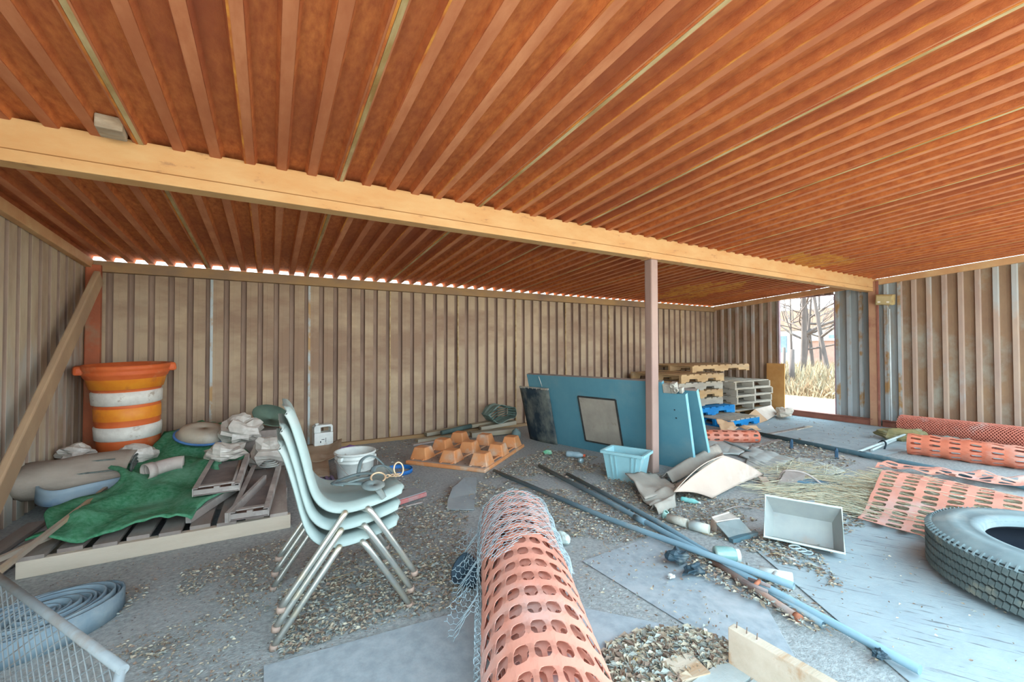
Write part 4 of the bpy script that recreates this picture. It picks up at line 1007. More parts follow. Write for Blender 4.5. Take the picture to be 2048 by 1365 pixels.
# ------------------------------------------------------------------ pipes
M_pipe = mat('grey_blue_pipe', (118, 146, 158), (104, 134, 148), (140, 148, 146), scale=4, rough=.55, s3=5, stretch=(1, 1, 1), spec=.4)
M_rpipe = mat('rusty_pipe_end', (176, 110, 80), (140, 92, 74), scale=20, rough=.9)
def pipe(label, pts, r, m=M_pipe, end=None, name='pipe', hollow=True):
    t = thing(name, label, 'pipe', pts[0])
    o_ = Vector(pts[0]); mb = MB(); mb.tube([Vector(p) - o_ for p in pts], r, 12, caps=not hollow)
    mb.build('tube', m, t, thick=.003 if hollow else 0, off=-1)
    if end == 'rust':
        mb = MB(); d = (Vector(pts[-1]) - Vector(pts[-2])).normalized(); e_ = Vector(pts[-1]) - o_; mb.tube([e_ - d * .02, e_ + d * .004], r * 1.08, 12); mb.build('rusty_end', M_rpipe, t)
    if end == 'joint':
        mid = (Vector(pts[0]) + Vector(pts[-1])) / 2 - o_; d = (Vector(pts[-1]) - Vector(pts[0])).normalized(); mb = MB(); mb.tube([mid - d * .05, mid + d * .05], r * 1.22, 12); mb.build('coupling', m, t)
    return t
pipe('longest grey-blue pipe running from the teal doors to the front of the floor', [(2.235, 3.36, .021), (2.12, 2.2, .030), (1.945, .565, .036)], .0165, hollow=False, end='joint')
pipe('grey-blue pipe starting at the orange pallet, leftmost of the bundle', [(1.79, 3.44, .018), (1.93, 2.1, .024), (2.055, 1.02, .070)], .0165)
pipe('grey-blue pipe on the right side of the bundle, ending beside a rusty stub', [(2.31, 3.02, .019), (2.17, 1.9, .026), (1.955, .86, .020)], .0155)
pipe('short rusty pipe with orange end under the front of the pipe bundle', [(2.03, 1.42, .022), (1.915, .93, .018)], .017, mat('rusty_grey_pipe', (140, 132, 128), (160, 116, 92), scale=10, s3=5), hollow=False, end='rust')
pt = thing('pipe_clamp', 'small rusty T-shaped pipe clamp lying across the pipe bundle', 'clamp', tuple(G(1513, 1182, .055)), 1.9)
mb = MB(); mb.tube([(0, -.055, .02), (0, .03, .035)], .009, 8); mb.build('stem', M_rpipe, pt)
mb = MB(); mb.tube([(-.05, .035, .03), (.05, .025, .036)], .008, 8); mb.build('cross_bar', mat('grey_rust_iron', (140, 128, 124), (120, 108, 106), scale=12), pt)
mb = MB(); mb.tube([(-.045, -.055, .012), (.045, -.06, .012)], .008, 8); mb.build('lower_bar', mat('grey_rust_iron', (140, 128, 124)), pt)
lpz = .05
M_dpipe = mat('dark_teal_pipe', (84, 112, 122), (70, 98, 108), (120, 126, 124), scale=4, rough=.6, s3=4)
pipe('long dark teal pipe lying on the floor from the pallets to the right edge', [(5.50, 3.16, .03), (5.38, 2.2, .032), (5.22, .75, .03)], .026, M_dpipe, hollow=False, end='joint')
for (x, y, lab) in ((1583, 893, 'dark blue bracket on pale strap beside the long dark pipe, nearer the pallets'), (1673, 912, 'dark blue bracket beside the long dark pipe, nearer the straw')):
    g = G(x, y, .03); t = thing('pipe_bracket', lab, 'bracket', (g.x, g.y, 0), .4)
    mb = MB(); mb.box((0, .0, .045), (.05, .03, .09)); mb.tube([(-.02, 0, .075), (0, 0, .10), (.03, 0, .085)], .014, 6); mb.build('body', mat('dark_blue_bracket', (62, 92, 116), (48, 76, 98), scale=8), t, bevel=.006)
    mb = MB(); mb.box((.05, -.02, .008), (.12, .03, .012), RZ(.3)); mb.build('strap', M_pvc, t)
cdt = thing('conduit', 'pale conduit with black hook lying toward the right wall', 'conduit', (5.42, 2.05, .0))
mb = MB(); mb.tube([(0, 0, .03), (1.55, -.03, .115)], .013, 8); mb.tube([(.25, -.04, .03), (.95, -.02, .06)], .012, 8); mb.build('tube', mat('pale_conduit', (186, 200, 200), (166, 182, 184), scale=8, rough=.5), cdt)
mb = MB(); mb.tube(spline([(.55, -.05, .01), (.56, -.06, .07), (.60, -.02, .09), (.63, .03, .05)], 5), .009, 6); mb.build('hook', mat('black_hook', (44, 58, 66)), cdt)
# ------------------------------------------------------------------ pallet stacks at the right rear
def stack(x, y, items, grp, z0=0):
    z = z0
    for (lab, m, w_, d_, h, dx, dy, rz, notch, sd, tilt) in items:
        make_pallet(lab, M_pal[m], w_, d_, h, 7, None, notch, sd, (x + dx, y + dy, z), (tilt, 0, rz)); z += h + .001
    return z
zl = stack(5.80, 4.66, [
    ('grey pallet at the bottom of the left stack, under the blue one', 1, 1.02, 1.0, .115, .0, .0, -.02, True, 2, 0),
    ('blue pallet second from the bottom of the left pallet stack', 3, 1.10, 1.0, .125, .07, -.14, .02, True, 1, 0),
    ('grey pallet third from the bottom of the left stack, on the blue one', 1, 1.04, .98, .120, .02, .0, .015, False, 3, 0),
    ('tan pallet third from the top of the left stack, front rail splintered', 0, 1.04, 1.0, .125, .0, .0, .0, True, 4, 0),
    ('tan grey notched pallet second from the top of the left stack', 1, 1.05, 1.0, .125, -.01, .0, -.01, True, 5, 0),
    ('tan notched pallet on top of the left stack', 0, 1.05, 1.0, .128, .0, -.02, .01, True, 6, 0)], 'l')
make_pallet('blue pallet on the floor in front of both pallet stacks', M_pal[3], .78, .5, .12, 6, None, True, 12, (6.00, 3.86, 0), (0, 0, .04), M_pal[1])
zr = stack(7.02, 4.56, [
    ('tan broken pallet at the bottom of the right stack, behind the folded carton', 2, 1.02, 1.05, .12, .02, .0, 1.6008, True, 21, 0),
    ('grey pallet second from the bottom of the right stack', 1, 1.05, 1.05, .118, -.06, .0, 1.5508, True, 22, 0),
    ('grey pallet third from the bottom of the right stack', 1, 1.02, 1.05, .118, -.02, -.01, 1.5908, True, 23, 0),
    ('pale grey pallet second from the top of the right stack', 1, 1.03, 1.04, .118, .01, .0, 1.5608, True, 24, 0),
    ('pale grey pallet on top of the right stack', 1, 1.03, 1.04, .12, -.04, .01, 1.5858, True, 25, 0)], 'r')
make_pallet('tan pallet laid across the tops of both pallet stacks', M_pal[0], 1.55, .9, .115, 9, None, True, 31, (6.60, 4.80, max(zl, zr) + .004), (0, R(.0), 0))
# tan board leaning on the right wall
mb = MB(); mb.box((0, 0, .43), (.02, .30, .86)); o = mb.build('tan_board', mat('tan_stained_board', (196, 150, 92), (182, 132, 76), (160, 124, 84), scale=5, rough=.8, s3=3, bump=.1), loc=(7.655, 4.06, .01)); o.rotation_euler = (0, .03, 0)
tag(o, 'tan stained board standing on the wall beside the doorway, right of the pallets', 'board')
# folded carton by the door
o_ = G(1516, 848, 0)
fc = thing('carton', 'collapsed brown cardboard carton in front of the pallets near the doorway', 'carton', tuple(o_))
M_cb2 = mat('tan_cardboard', (196, 164, 130), (182, 150, 118), (206, 190, 168), scale=5, rough=.9, s3=3)
q1, q2, q3, q4, q5, q6 = [G(1497, 830, .11) - o_, G(1516, 848, .006) - o_, G(1535, 841, .02) - o_, G(1510, 819, .17) - o_, G(1542, 811, .17) - o_, G(1555, 828, .04) - o_]
mb = MB(); mb.add([q1, q2, q3, q4], [(0, 1, 2, 3)]); mb.build('side_flap', M_cb2, fc, thick=.008)
mb = MB(); mb.add([q4, q3, q6, q5], [(0, 1, 2, 3)]); mb.build('top_panel', mat('pale_carton_face', (206, 192, 178), (192, 178, 164), (186, 164, 140), scale=5, rough=.9), fc, thick=.008)
mb = MB(); mb.add([q1, q2, G(1505, 838, .0) - o_ + Vector((.2, .25, .004))], [(0, 1, 2)]); mb.build('bottom_flap', M_cb2, fc, thick=.006)
crumple('paper_scrap', 'pale crumpled paper between the carton and the doorway', 'paper', (7.25, 3.70, 0), (.22, .12, .08), mat('pale_paper', (206, 196, 182), (186, 176, 160), scale=9), 71, amp=.45, rz=.5)
sheet('cardboard_sheet', 'torn tan cardboard leaning on the blue pallet, nearer the teal doors', 'cardboard', [(5.26, 3.50), (5.50, 3.40, .0), (5.54, 3.54, .09), (5.36, 3.64, .10)], .006, M_cb2, .06, 3)
sheet('cardboard_sheet', 'torn tan cardboard strip in front of the blue pallet, nearer the doorway', 'cardboard', [(5.58, 3.34, .0), (5.86, 3.30, .0), (5.86, 3.40, .03), (5.6, 3.46, .04)], .006, M_cb2, .05, 7)
# floodlight ---------------------------------------------------------------
fl = thing('floodlight', 'tan square floodlight fixed to the post on the right wall', 'floodlight', (7.615, 2.515, 1.83), rot=(.10, R(-6), 0))
M_fl = mat('tan_lamp_housing', (176, 158, 108), (160, 140, 96), (140, 112, 74), scale=8, rough=.6, s3=5)
mb = MB(); mb.box((0, 0, 0), (.10, .20, .15)); mb.build('housing', M_fl, fl, bevel=.012)
mb = MB(); mb.box((-.053, 0, -.005), (.008, .17, .115)); mb.build('lens', mat('frosted_lens', (196, 180, 136), (180, 166, 124), scale=6, rough=.35), fl, bevel=.003)
for yy in (-.05, .05):
    mb = MB(); mb.box((-.058, yy, -.03), (.006, .03, .018)); mb.build('clip', mat('white_clip', (232, 230, 220)), fl)
mb = MB(); mb.tube([(0, 0, 0), (0, -.004, -1.62)], .011, 10); tag(mb.build('wall_conduit', mat('white_conduit', (206, 214, 212), (186, 196, 196), scale=6, rough=.5), loc=(7.70, 2.50, 1.70)), 'thin white conduit running down the wall below the floodlight', 'conduit')
# ------------------------------------------------------------------ cardboard and blankets, middle right
M_buff = mat('buff_cardboard', (196, 178, 164), (184, 166, 152), (206, 196, 186), scale=4, rough=.9, s3=2.5)
def quad(name, label, cat, corners, m, fn=None, thick=.006, n=16, off=0):
    a, b, c, d = [Vector(p) for p in corners]
    def f(u, v):
        p = (a * (1 - u) + b * u) * (1 - v) + (d * (1 - u) + c * u) * v
        if fn: p.z += fn(u, v)
        p.z = max(p.z, .006)
        return p
    mb = MB(); mb.grid(f, n, n); o = mb.build(name, m, thick=thick, off=off, origin=(a + b + c + d) / 4); return tag(o, label, cat)
K = [G(1348, 985, .10), G(1424, 997, .02), G(1527, 950, .03), G(1448, 912, .27)]
bx = thing('flattened_carton', 'large buff cardboard panel propped up in front of the teal doors', 'cardboard', tuple(G(1440, 965, .0)))
oo = G(1440, 965, .0)
mb = MB()
def cpan(u, v):
    p = (K[0] * (1 - u) + K[1] * u) * (1 - v) + (K[3] * (1 - u) + K[2] * u) * v
    p.z += .02 * sin(pi * v) * (1 - .4 * u) + .02 * sin(pi * u); p.z = max(p.z, .012); return p - oo
mb.grid(cpan, 14, 14); mb.build('panel', M_buff, bx, thick=.008)
mb = MB()
def cflap(u, v):
    p = (K[0] * (1 - u) + G(1345, 975, .0) * u) * (1 - v) + (K[3] * (1 - u) + G(1445, 906, .10) * u) * v
    p.z = max(p.z + .05 * sin(pi * v) * (1 - u), .012); return p - oo
mb.grid(cflap, 8, 12); mb.build('folded_edge', mat('pale_carton_edge', (206, 192, 176), (190, 176, 160), scale=6, rough=.9), bx, thick=.006)
M_greycb = mat('dusty_grey_cardboard', (164, 160, 150), (148, 144, 136), (186, 176, 160), scale=5, rough=.95, s3=3, bump=.15)
quad('grey_sheet', 'dusty grey cardboard rolled along the foot of the teal doors behind the buff panel', 'cardboard', [G(1322, 962, .02), G(1345, 968, .02), G(1450, 925, .03), G(1420, 905, .05)], M_greycb, lambda u, v: .12 * sin(pi * u) * (.5 + .5 * v) + .03 * vn(u * 4, v * 5, 2))
quad('grey_sheet', 'torn grey cardboard standing up at the left of the buff panel', 'cardboard', [G(1250, 965, .03), G(1290, 1008, .02), G(1352, 985, .02), G(1312, 955, .05)], M_greycb, lambda u, v: .07 * (1 - v) * (1 - u) + .05 * vn(u * 4, v * 4, 6))
quad('grey_sheet', 'dusty grey cloth-like cardboard spread toward the pipes below the buff panel', 'cardboard', [G(1276, 995, .02), G(1300, 1022, .01), G(1350, 1008, .02), G(1352, 980, .04)], M_greycb, lambda u, v: .035 * sin(u * 9) * .5 + .04 * vn(u * 5, v * 3, 12))
quad('grey_sheet', 'narrow grey folded strip nearest the white foam tube', 'cardboard', [G(1300, 1022, .01), G(1318, 1035, .01), G(1352, 1015, .01), G(1345, 1002, .02)], M_greycb, lambda u, v: .05 * sin(pi * u) + .02 * vn(u * 5, v * 5, 3))
g1 = G(1277, 968, .0); mb = MB(); mb.box((0, 0, .05), (.05, .02, .10), RZ(.5)); tag(mb.build('cardboard_tab', M_cb2, loc=(g1.x, g1.y, 0)), 'small upright brown cardboard tab right beside the aqua bin', 'cardboard')
# quilted moving blankets
M_quilt = mat('dusty_quilted_pad', (178, 186, 184), (162, 170, 168), (188, 182, 170), scale=6, rough=.95, s3=3, bump=.3, bscale=30)
def quilt(label, px, seed, fold=.03):
    quad('quilted_pad', label, 'pad', [tuple(G(x, y, .012)) for x, y in px], M_quilt, lambda u, v: .007 * abs(sin(u * pi * 3)) ** .5 + .006 * abs(sin(v * pi * 5)) ** .5 + fold * vn(u * 4, v * 4, seed) - .01, thick=.012, n=34)
quilt('dusty grey quilted pad on the floor right of the teal doors', [(1405, 905), (1478, 911), (1500, 896), (1406, 872)], 1, .012)
quilt('grey quilted pad lying nearest the leaf heap', [(1480, 914), (1556, 937), (1590, 918), (1503, 896)], 2, .02)
quilt('long dusty quilted pad directly behind the buff cardboard panel', [(1490, 930), (1556, 972), (1582, 950), (1496, 914)], 3, .02)
quilt('crumpled grey quilted pad running into the straw', [(1568, 940), (1650, 957), (1690, 945), (1596, 917)], 4, .03)
mb = MB(); p, q = G(1440, 880, .02), G(1510, 908, .02); mb.bar(p, q, .04, .02); tag(mb.build('dark_batten', mat('grey_teal_batten', (126, 144, 146), (106, 124, 128), scale=8), origin=p), 'grey batten lying on the pad in front of the short orange fence roll', 'batten')
for i, (a, b, lab) in enumerate((((1505, 875), (1610, 855), 'grey-brown slat lying from the short fence roll toward the doorway, rear of two'), ((1470, 905), (1560, 880), 'pale slat lying below the short orange fence roll'), ((1590, 860), (1622, 853), 'small brown slat on the bare floor before the doorway'))):
    p, q = G(*a, .012), G(*b, .012); mb = MB(); mb.bar(p, q, .05, .014); tag(mb.build('wood_strip', M_dusty if i < 2 else M_stick, origin=p), lab, 'slat')
# folded screen frame near the straw
sf = thing('screen_frame', 'bent screen frame with pale edge lying between the quilted pad and the straw', 'screen', tuple(G(1590, 975, 0)))
o_ = G(1590, 975, 0)
P_ = [G(1548, 978, .01), G(1572, 942, .12), G(1612, 948, .11), G(1600, 975, .01)]
mb = MB(); mb.tube([p - o_ for p in spline([P_[0], G(1560, 955, .06), P_[1], P_[2], G(1650, 975, .02)], 5)], .009, 8); mb.build('edge_tube', M_pvc, sf)
mb = MB(); mb.add([p - o_ for p in P_], [(0, 1, 2, 3)]); mb.build('panel', M_dusty, sf, thick=.006)
p = G(1632, 968, .03); mb = MB(); mb.box((0, 0, .02), (.34, .12, .035), RZ(-.75) @ RY(.08)); tag(mb.build('blue_slab', mat('dusty_blue_slab', (96, 128, 146), (80, 110, 128), scale=6), loc=(p.x, p.y, .012), bevel=.01), 'dusty dark blue slab half under the straw beside the screen frame', 'slab')
mb = MB(); p, q = G(1524, 955, .03), G(1548, 985, .01); mb.bar(p, q, .06, .012); tag(mb.build('buff_strip', M_buff, origin=p), 'narrow buff cardboard strip at the right corner of the buff panel', 'cardboard')
# ------------------------------------------------------------------ small debris, middle right
tyt = thing('metal_tray', 'shallow pale metal tray tipped up on edge beside the pipes', 'tray', (2.74, 1.31, .062), 0, rot=(R(50), 0, R(-64)))
M_trayp = mat('pale_metal_tray', (158, 164, 160), (142, 150, 150), (160, 142, 126), scale=5, rough=.5, s3=3, spec=.4)
def rect(w_, d_, z): return [Vector((-w_, -d_, z)), Vector((w_, -d_, z)), Vector((w_, d_, z)), Vector((-w_, d_, z))]
mb = MB(); lo, hi = rect(.145, .075, .015), rect(.185, .125, .125)
mb.add(lo + hi, [(0, 1, 2, 3)] + [(i, (i + 1) % 4, 4 + (i + 1) % 4, 4 + i) for i in range(4)]); mb.build('pan', M_trayp, tyt, thick=.004)
mb = MB(); mb.tube(hi, .007, 8, closed=True, smooth=False); mb.build('rim', mat('pale_tray_rim', (206, 220, 216), (190, 206, 204), scale=8, rough=.45), tyt)
mb = MB()
for k in range(3):
    c = Vector((2.50 + .018 * k, 1.235 - .022 * k, .02 + .01 * (2 - k))); mb.tube([c + Vector((.028 * cos(a * pi / 6) * .5 + .012 * sin(a * pi / 6), .022 * cos(a * pi / 6) * (-1), .006 * sin(a * pi / 6) + .012)) for a in range(12)], .004, 5, closed=True)
tag(mb.build('chain_links', mat('pale_chain', (176, 196, 200), (150, 170, 176), scale=12, metal=.3, rough=.5), origin=(2.5, 1.23, 0)), 'short pale chain at the left corner of the metal tray', 'chain')
mb = MB(); mb.tube([G(1533, 1098, .012), G(1592, 1122, .012)], .006, 6); tag(mb.build('metal_rod', M_pvc, origin=G(1533, 1098, .012)), 'thin pale rod lying under the chain below the metal tray', 'rod')
M_glass = mat('dusty_green_glass', (116, 158, 156), (136, 172, 168), (160, 176, 166), scale=10, rough=.2, s3=6, spec=.6)
jr = thing('glass_jar', 'dusty green glass jar lying on the floor between the pipes and the tray', 'jar', (2.12, 1.385, .04), rot=(pi / 2, 0, R(50)))
mb = MB(); mb.lathe([(.001, -.06), (.036, -.06), (.04, -.05), (.04, .03), (.03, .045), (.03, .06)], 20); mb.build('body', M_glass, jr, thick=.003)
mb = MB(); mb.lathe([(.033, .045), (.033, .064), (.001, .066)], 18); mb.build('lid', mat('pale_lid', (196, 206, 200)), jr)
mb = MB(); mb.lathe([(.001, -.05), (.03, -.05), (.03, .05), (.001, .05)], 16, rot=RY(1.5) @ RX(.4)); g = G(1615, 1012, .03); tag(mb.build('drink_can', mat('silver_gold_can', (160, 176, 184), (136, 152, 164), (206, 184, 130), scale=10, rough=.35, metal=.4, s3=9, lo3=.55, hi3=.6), loc=(g.x, g.y, .032)), 'blue-silver drink can lying in the litter left of the orange fence sheet', 'can')
mb = MB(); mb.tube([G(1336, 1036, .03), G(1375, 1048, .03)], .028, 12); tag(mb.build('foam_tube', mat('dirty_foam', (190, 190, 180), (170, 168, 156), (150, 136, 120), scale=9, rough=.95, s3=7), origin=G(1336, 1036, .03)), 'dirty foam tube on the litter below the grey cardboard', 'foam tube')
mb = MB(); mb.tube([G(1380, 1050, .03), G(1418, 1060, .03)], .03, 12); tag(mb.build('foam_tube', mat('pale_foam_roll', (190, 206, 206), (176, 190, 190), (196, 186, 160), scale=9, rough=.9), origin=G(1380, 1050, .03)), 'pale blue-white foam tube between the dirty foam tube and the plastic cover', 'foam tube')
dpn = thing('plastic_cover', 'broken clear-and-grey plastic cover lying open right of the foam tubes', 'plastic cover', tuple(G(1455, 1062, 0)))
o_ = G(1455, 1062, 0)
Q = [G(1432, 1048, .07), G(1478, 1038, .09), G(1504, 1066, .03), G(1462, 1082, .01)]
mb = MB(); mb.add([p - o_ for p in Q], [(0, 1, 2, 3)]); mb.build('panel', mat('grey_dusty_panel', (124, 134, 134), (106, 118, 120), (146, 146, 140), scale=8), dpn, thick=.006)
Q2 = [G(1430, 1045, .07), G(1424, 1036, .08), G(1458, 1026, .10), G(1478, 1038, .09)]
mb = MB(); mb.tube([p - o_ for p in Q2], .006, 6, closed=True, smooth=False); mb.add([p - o_ for p in Q2], [(0, 1, 2, 3)]); mb.build('clear_top', M_poly, dpn, thick=.003)
mb = MB(); mb.bar(G(1462, 1083, .01) - o_, G(1512, 1068, .02) - o_, .03, .03); mb.build('hinge_strip', M_dpipe, dpn)
Q3 = [G(1420, 1058, .0), G(1424, 1036, .08), G(1434, 1046, .075), G(1432, 1066, .0)]
mb = MB(); mb.add([p - o_ for p in Q3], [(0, 1, 2, 3)]); mb.build('buff_side', M_buff, dpn, thick=.005)
M_whp = mat('chalky_white_plastic', (212, 222, 220), (196, 208, 206), (170, 170, 164), scale=9, rough=.5, s3=6)
wt = thing('pipe_tee', 'chalky white plastic pipe tee on the litter beside the pipe bundle', 'pipe tee', tuple(G(1552, 1152, .032)), R(-20))
mb = MB(); mb.tube([(-.055, .045, 0), (.0, .0, .0), (.055, -.04, 0)], .026, 12, caps=False); mb.build('run', M_whp, wt, thick=.004)
mb = MB(); mb.tube([(.0, .0, .005), (-.04, -.055, .01)], .022, 12); mb.build('branch', M_whp, wt)
mb = MB(); mb.tube([G(1500, 1150, .018), G(1540, 1158, .018)], .012, 8); tag(mb.build('ribbed_tube', mat('white_ribbed_tube', (206, 210, 200), (150, 150, 140), scale=60), origin=G(1500, 1150, .018)), 'short white ribbed tube touching the pipe tee', 'tube')
M_blk = mat('black_crumpled_plastic', (54, 76, 86), (40, 58, 70), (110, 120, 118), scale=9, rough=.5, s3=7)
g = G(1354, 1132, 0); crumple('black_plastic', 'crumpled black plastic piece on the plywood left of the pipes', 'plastic', (g.x, g.y, .0145), (.055, .04, .03), M_blk, 81, amp=.5)
g = G(1386, 1156, 0); crumple('black_plastic', 'black plastic scrap with pale cord on the plywood, below the larger black piece', 'plastic', (g.x, g.y, .0145), (.06, .035, .022), M_blk, 82, amp=.6)
g = G(1762, 1330, 0); crumple('black_plastic', 'tiny black crumpled scrap beside the front end of the longest pipe', 'plastic', (g.x, g.y, .016), (.03, .02, .012), M_blk, 83, amp=.6)
g = G(1343, 1163, 0); crumple('paper_scrap', 'tiny white paper scrap on the plywood left of the pipes', 'paper', (g.x, g.y, .0145), (.02, .014, .007), M_whp, 84, amp=.6)
mb = MB(); g = G(1330, 1028, .02); mb.lathe([(.012, 0), (.018, 0), (.018, .05), (.012, .05)], 12, rot=RX(.5)); tag(mb.build('small_fitting', mat('aqua_fitting', (170, 210, 200)), loc=(G(1327, 1038, 0).x, G(1327, 1038, 0).y, .01)), 'tiny pale green plastic fitting beside the pipe bundle', 'fitting')
g = G(1362, 998, .02); bottle('small aqua plastic bottle below the buff cardboard panel', (g.x, g.y, .02), (g.x + .05, g.y - .13, .02), .018, mat('aqua_bottle', (110, 196, 190), (160, 206, 204), scale=8, rough=.4), M_whp)
mb = MB(); mb.tube(spline([G(1446, 1022, .01), G(1480, 1013, .03), G(1530, 1022, .02), G(1560, 1032, .01)], 5), .004, 5); tag(mb.build('pale_wire', M_pvc, origin=G(1446, 1022, .01)), 'thin pale wire curved across the litter above the grey plastic cover', 'wire')
mb = MB(); mb.tube([G(1622, 1033, .01), G(1668, 1034, .012)], .004, 5); tag(mb.build('thin_rod', mat('aqua_rod', (160, 190, 186)), origin=G(1622, 1033, .01)), 'thin pale rod on the litter below the drink can', 'rod')
# ------------------------------------------------------------------ broken crate boards at the bottom edge
M_board = mat('fresh_grained_board', (196, 184, 166), (178, 164, 144), (170, 132, 94), scale=5, rough=.85, s3=3, stretch=(.3, 2, 2), stretch3=(.4, 4, 4), bump=.15)
cb = thing('broken_crate', 'broken timber crate end with nails, grey slats beside it at the bottom edge', 'crate', (1.50, .86, .0))
p0, p1 = G(1462, 1262, .13), G(1692, 1395, .13); o_ = Vector((1.50, .86, 0))
p0.z = p1.z = .075
d = (p1 - p0).normalized()
mb = MB(); mb.bar(p0 - o_, p1 - o_, .04, .15); mb.build('end_board', M_board, cb, bevel=.003)
sd = Vector((d.y, -d.x, 0)) * -1
sd = Vector((-abs(d.y) if True else 0, 0, 0)) if False else Vector((d.y, -d.x, 0))
if (sd.x > 0): sd = -sd
for k in range(4):
    a = p0 + d * (.03 + .105 * k) + sd * .02; b = a + sd * .42; a.z = b.z = .016
    mb = MB(); mb.bar(a - o_, b - o_, .095, .016); mb.build('slat', M_quilt, cb)
for k in range(3):
    q = p0 + d * (.02 + .035 * k) - o_; mb = MB(); mb.tube([q + Vector((0, 0, .07)), q + Vector((.004, 0, .095))], .0018, 5); mb.build('nail', mat('rusty_nail', (110, 92, 80)), cb)
q = p0 + d * .36; mb = MB(); mb.bar(q - d * .02 + Vector((.0, .03, .0)), q + d * .10 + sd * -.12, .12, .02, up=(.2, .3, 1)); tag(mb.build('wood_offcut', M_board, origin=q), 'jagged wood offcut leaning on the near end of the broken crate', 'wood')
p, q = G(1345, 1345, .02), G(1400, 1330, .02); mb = MB(); mb.bar(p, q, .10, .018); tag(mb.build('wood_offcut', M_board, origin=p), 'pale split wood offcut at the bottom edge, left of the broken crate', 'wood')
p, q = G(1247, 1352, .02), G(1297, 1272, .02); mb = MB(); mb.tube([p, q], .004, 5); mb.tube([p + Vector((.02, .0, 0)), q + Vector((.005, -.01, .004))], .003, 5); tag(mb.build('dry_stalk', M_straw, origin=p), 'split dry stalk lying on the leaf litter at the bottom edge', 'stalk')
# ------------------------------------------------------------------ leaf litter and gravel
def inpoly(x, y, P):
    c = False; j = len(P) - 1
    for i in range(len(P)):
        if (P[i][1] > y) != (P[j][1] > y) and x < (P[j][0] - P[i][0]) * (y - P[i][1]) / (P[j][1] - P[i][1]) + P[i][0]: c = not c
        j = i
    return c
def poly(px): return [(G(*q).x, G(*q).y) for q in px]
rg = random.Random(17)
M_leaf = [mat('dry_leaf_tan', (176, 164, 144), (156, 142, 122), scale=30, rough=.95), mat('dry_leaf_grey', (164, 168, 160), (142, 148, 142), scale=30, rough=.95), mat('dry_leaf_brown', (142, 122, 106), (120, 102, 90), scale=30, rough=.95), mat('dry_leaf_pale', (196, 190, 170), (178, 170, 150), scale=30, rough=.95)]
lmb = MB()
def leaf(x, y, s, z=.004):
    a = rg.uniform(0, 6.28); ca, sa = cos(a), sin(a); cu = rg.uniform(.05, .55) * s; tw = rg.uniform(-.3, .3) * s
    L = [(-s, 0, cu * .6), (-.2 * s, .42 * s, cu + tw), (.9 * s, .05 * s, .3 * cu), (-.1 * s, -.40 * s, cu - tw), (0, 0, 0)]
    vs = [(x + ca * p - sa * q, y + sa * p + ca * q, z + max(0, r_) + rg.random() * .004) for p, q, r_ in L]
    lmb.add(vs, [(0, 4, 1), (1, 4, 2), (2, 4, 3), (3, 4, 0)], rg.choice((0, 0, 1, 1, 2, 2, 3)))
def scatter(P, n, s0, s1, z=.003, clump=.0, k=0):
    xs = [p[0] for p in P]; ys = [p[1] for p in P]; m_ = 0; tries = 0
    while m_ < n and tries < n * 30:
        tries += 1
        x, y = rg.uniform(min(xs), max(xs)), rg.uniform(min(ys), max(ys))
        if not inpoly(x, y, P): continue
        if clump and vn(x * 3.1, y * 3.1, k) * .65 + vn(x * 9, y * 9, k + 1) * .35 < clump: continue
        leaf(x, y, rg.uniform(s0, s1), z + rg.random() * .006); m_ += 1
mid = poly([(565, 1180), (700, 1030), (860, 1010), (985, 945), (1095, 895), (1330, 945), (1440, 1000), (1640, 1000), (1720, 1060), (1560, 1130), (1380, 1060), (1240, 1090), (1110, 1090), (940, 1010), (920, 1180), (560, 1320)])
scatter(mid, 13500, .006, .016, clump=.30, k=3)
scatter(poly([(540, 1330), (555, 1180), (830, 1130), (930, 1100), (920, 1215), (700, 1270)]), 2200, .006, .014, clump=.33, k=6)
scatter(poly([(1200, 1350), (1215, 1300), (1290, 1270), (1380, 1265), (1470, 1300), (1450, 1340), (1390, 1362), (1330, 1400), (1200, 1400)]), 1500, .010, .024, z=.016, clump=.25, k=9)
scatter(poly([(1330, 1110), (1480, 1130), (1640, 1225), (1680, 1275), (1620, 1275), (1500, 1210), (1400, 1165)]), 700, .008, .018, z=.016, k=12)
scatter(poly([(1470, 1060), (1640, 1110), (1690, 1180), (1600, 1180), (1520, 1130)]), 420, .008, .017, z=.006, clump=.4, k=14)
scatter(poly([(1500, 890), (1600, 880), (1720, 930), (1640, 950)]), 700, .012, .026, z=.006, k=15)
scatter(poly([(1560, 990), (1700, 980), (1730, 1060), (1600, 1050)]), 900, .008, .018, clump=.3, k=16)
scatter(poly([(60, 1290), (260, 1180), (560, 1080), (600, 1100), (560, 1180), (300, 1330)]), 1500, .005, .012, clump=.45, k=18)
scatter(poly([(720, 960), (800, 940), (960, 950), (900, 1010), (760, 1010)]), 500, .006, .013, clump=.45, k=19)
scatter(poly([(700, 900), (830, 880), (800, 930), (760, 950)]), 250, .008, .02, clump=.3, k=20)
scatter(poly([(230, 1290), (540, 1200), (530, 1400), (300, 1400)]), 600, .004, .010, clump=.5, k=21)
scatter(poly([(1620, 1030), (2040, 1180), (2040, 1360), (1700, 1360), (1560, 1180)]), 160, .004, .010, z=.016, k=22)
scatter(poly([(1130, 1110), (1300, 1085), (1500, 1280), (1300, 1280), (1150, 1200)]), 260, .005, .012, z=.016, clump=.35, k=23)
scatter(poly([(1560, 830), (1750, 860), (1780, 890), (1660, 900), (1520, 860)]), 200, .008, .016, z=.016, k=24)
o = lmb.build('leaf_litter', M_leaf); tag(o, 'dry leaf litter scattered over the dirt floor', 'leaf litter', kind='stuff')
gmb = MB()
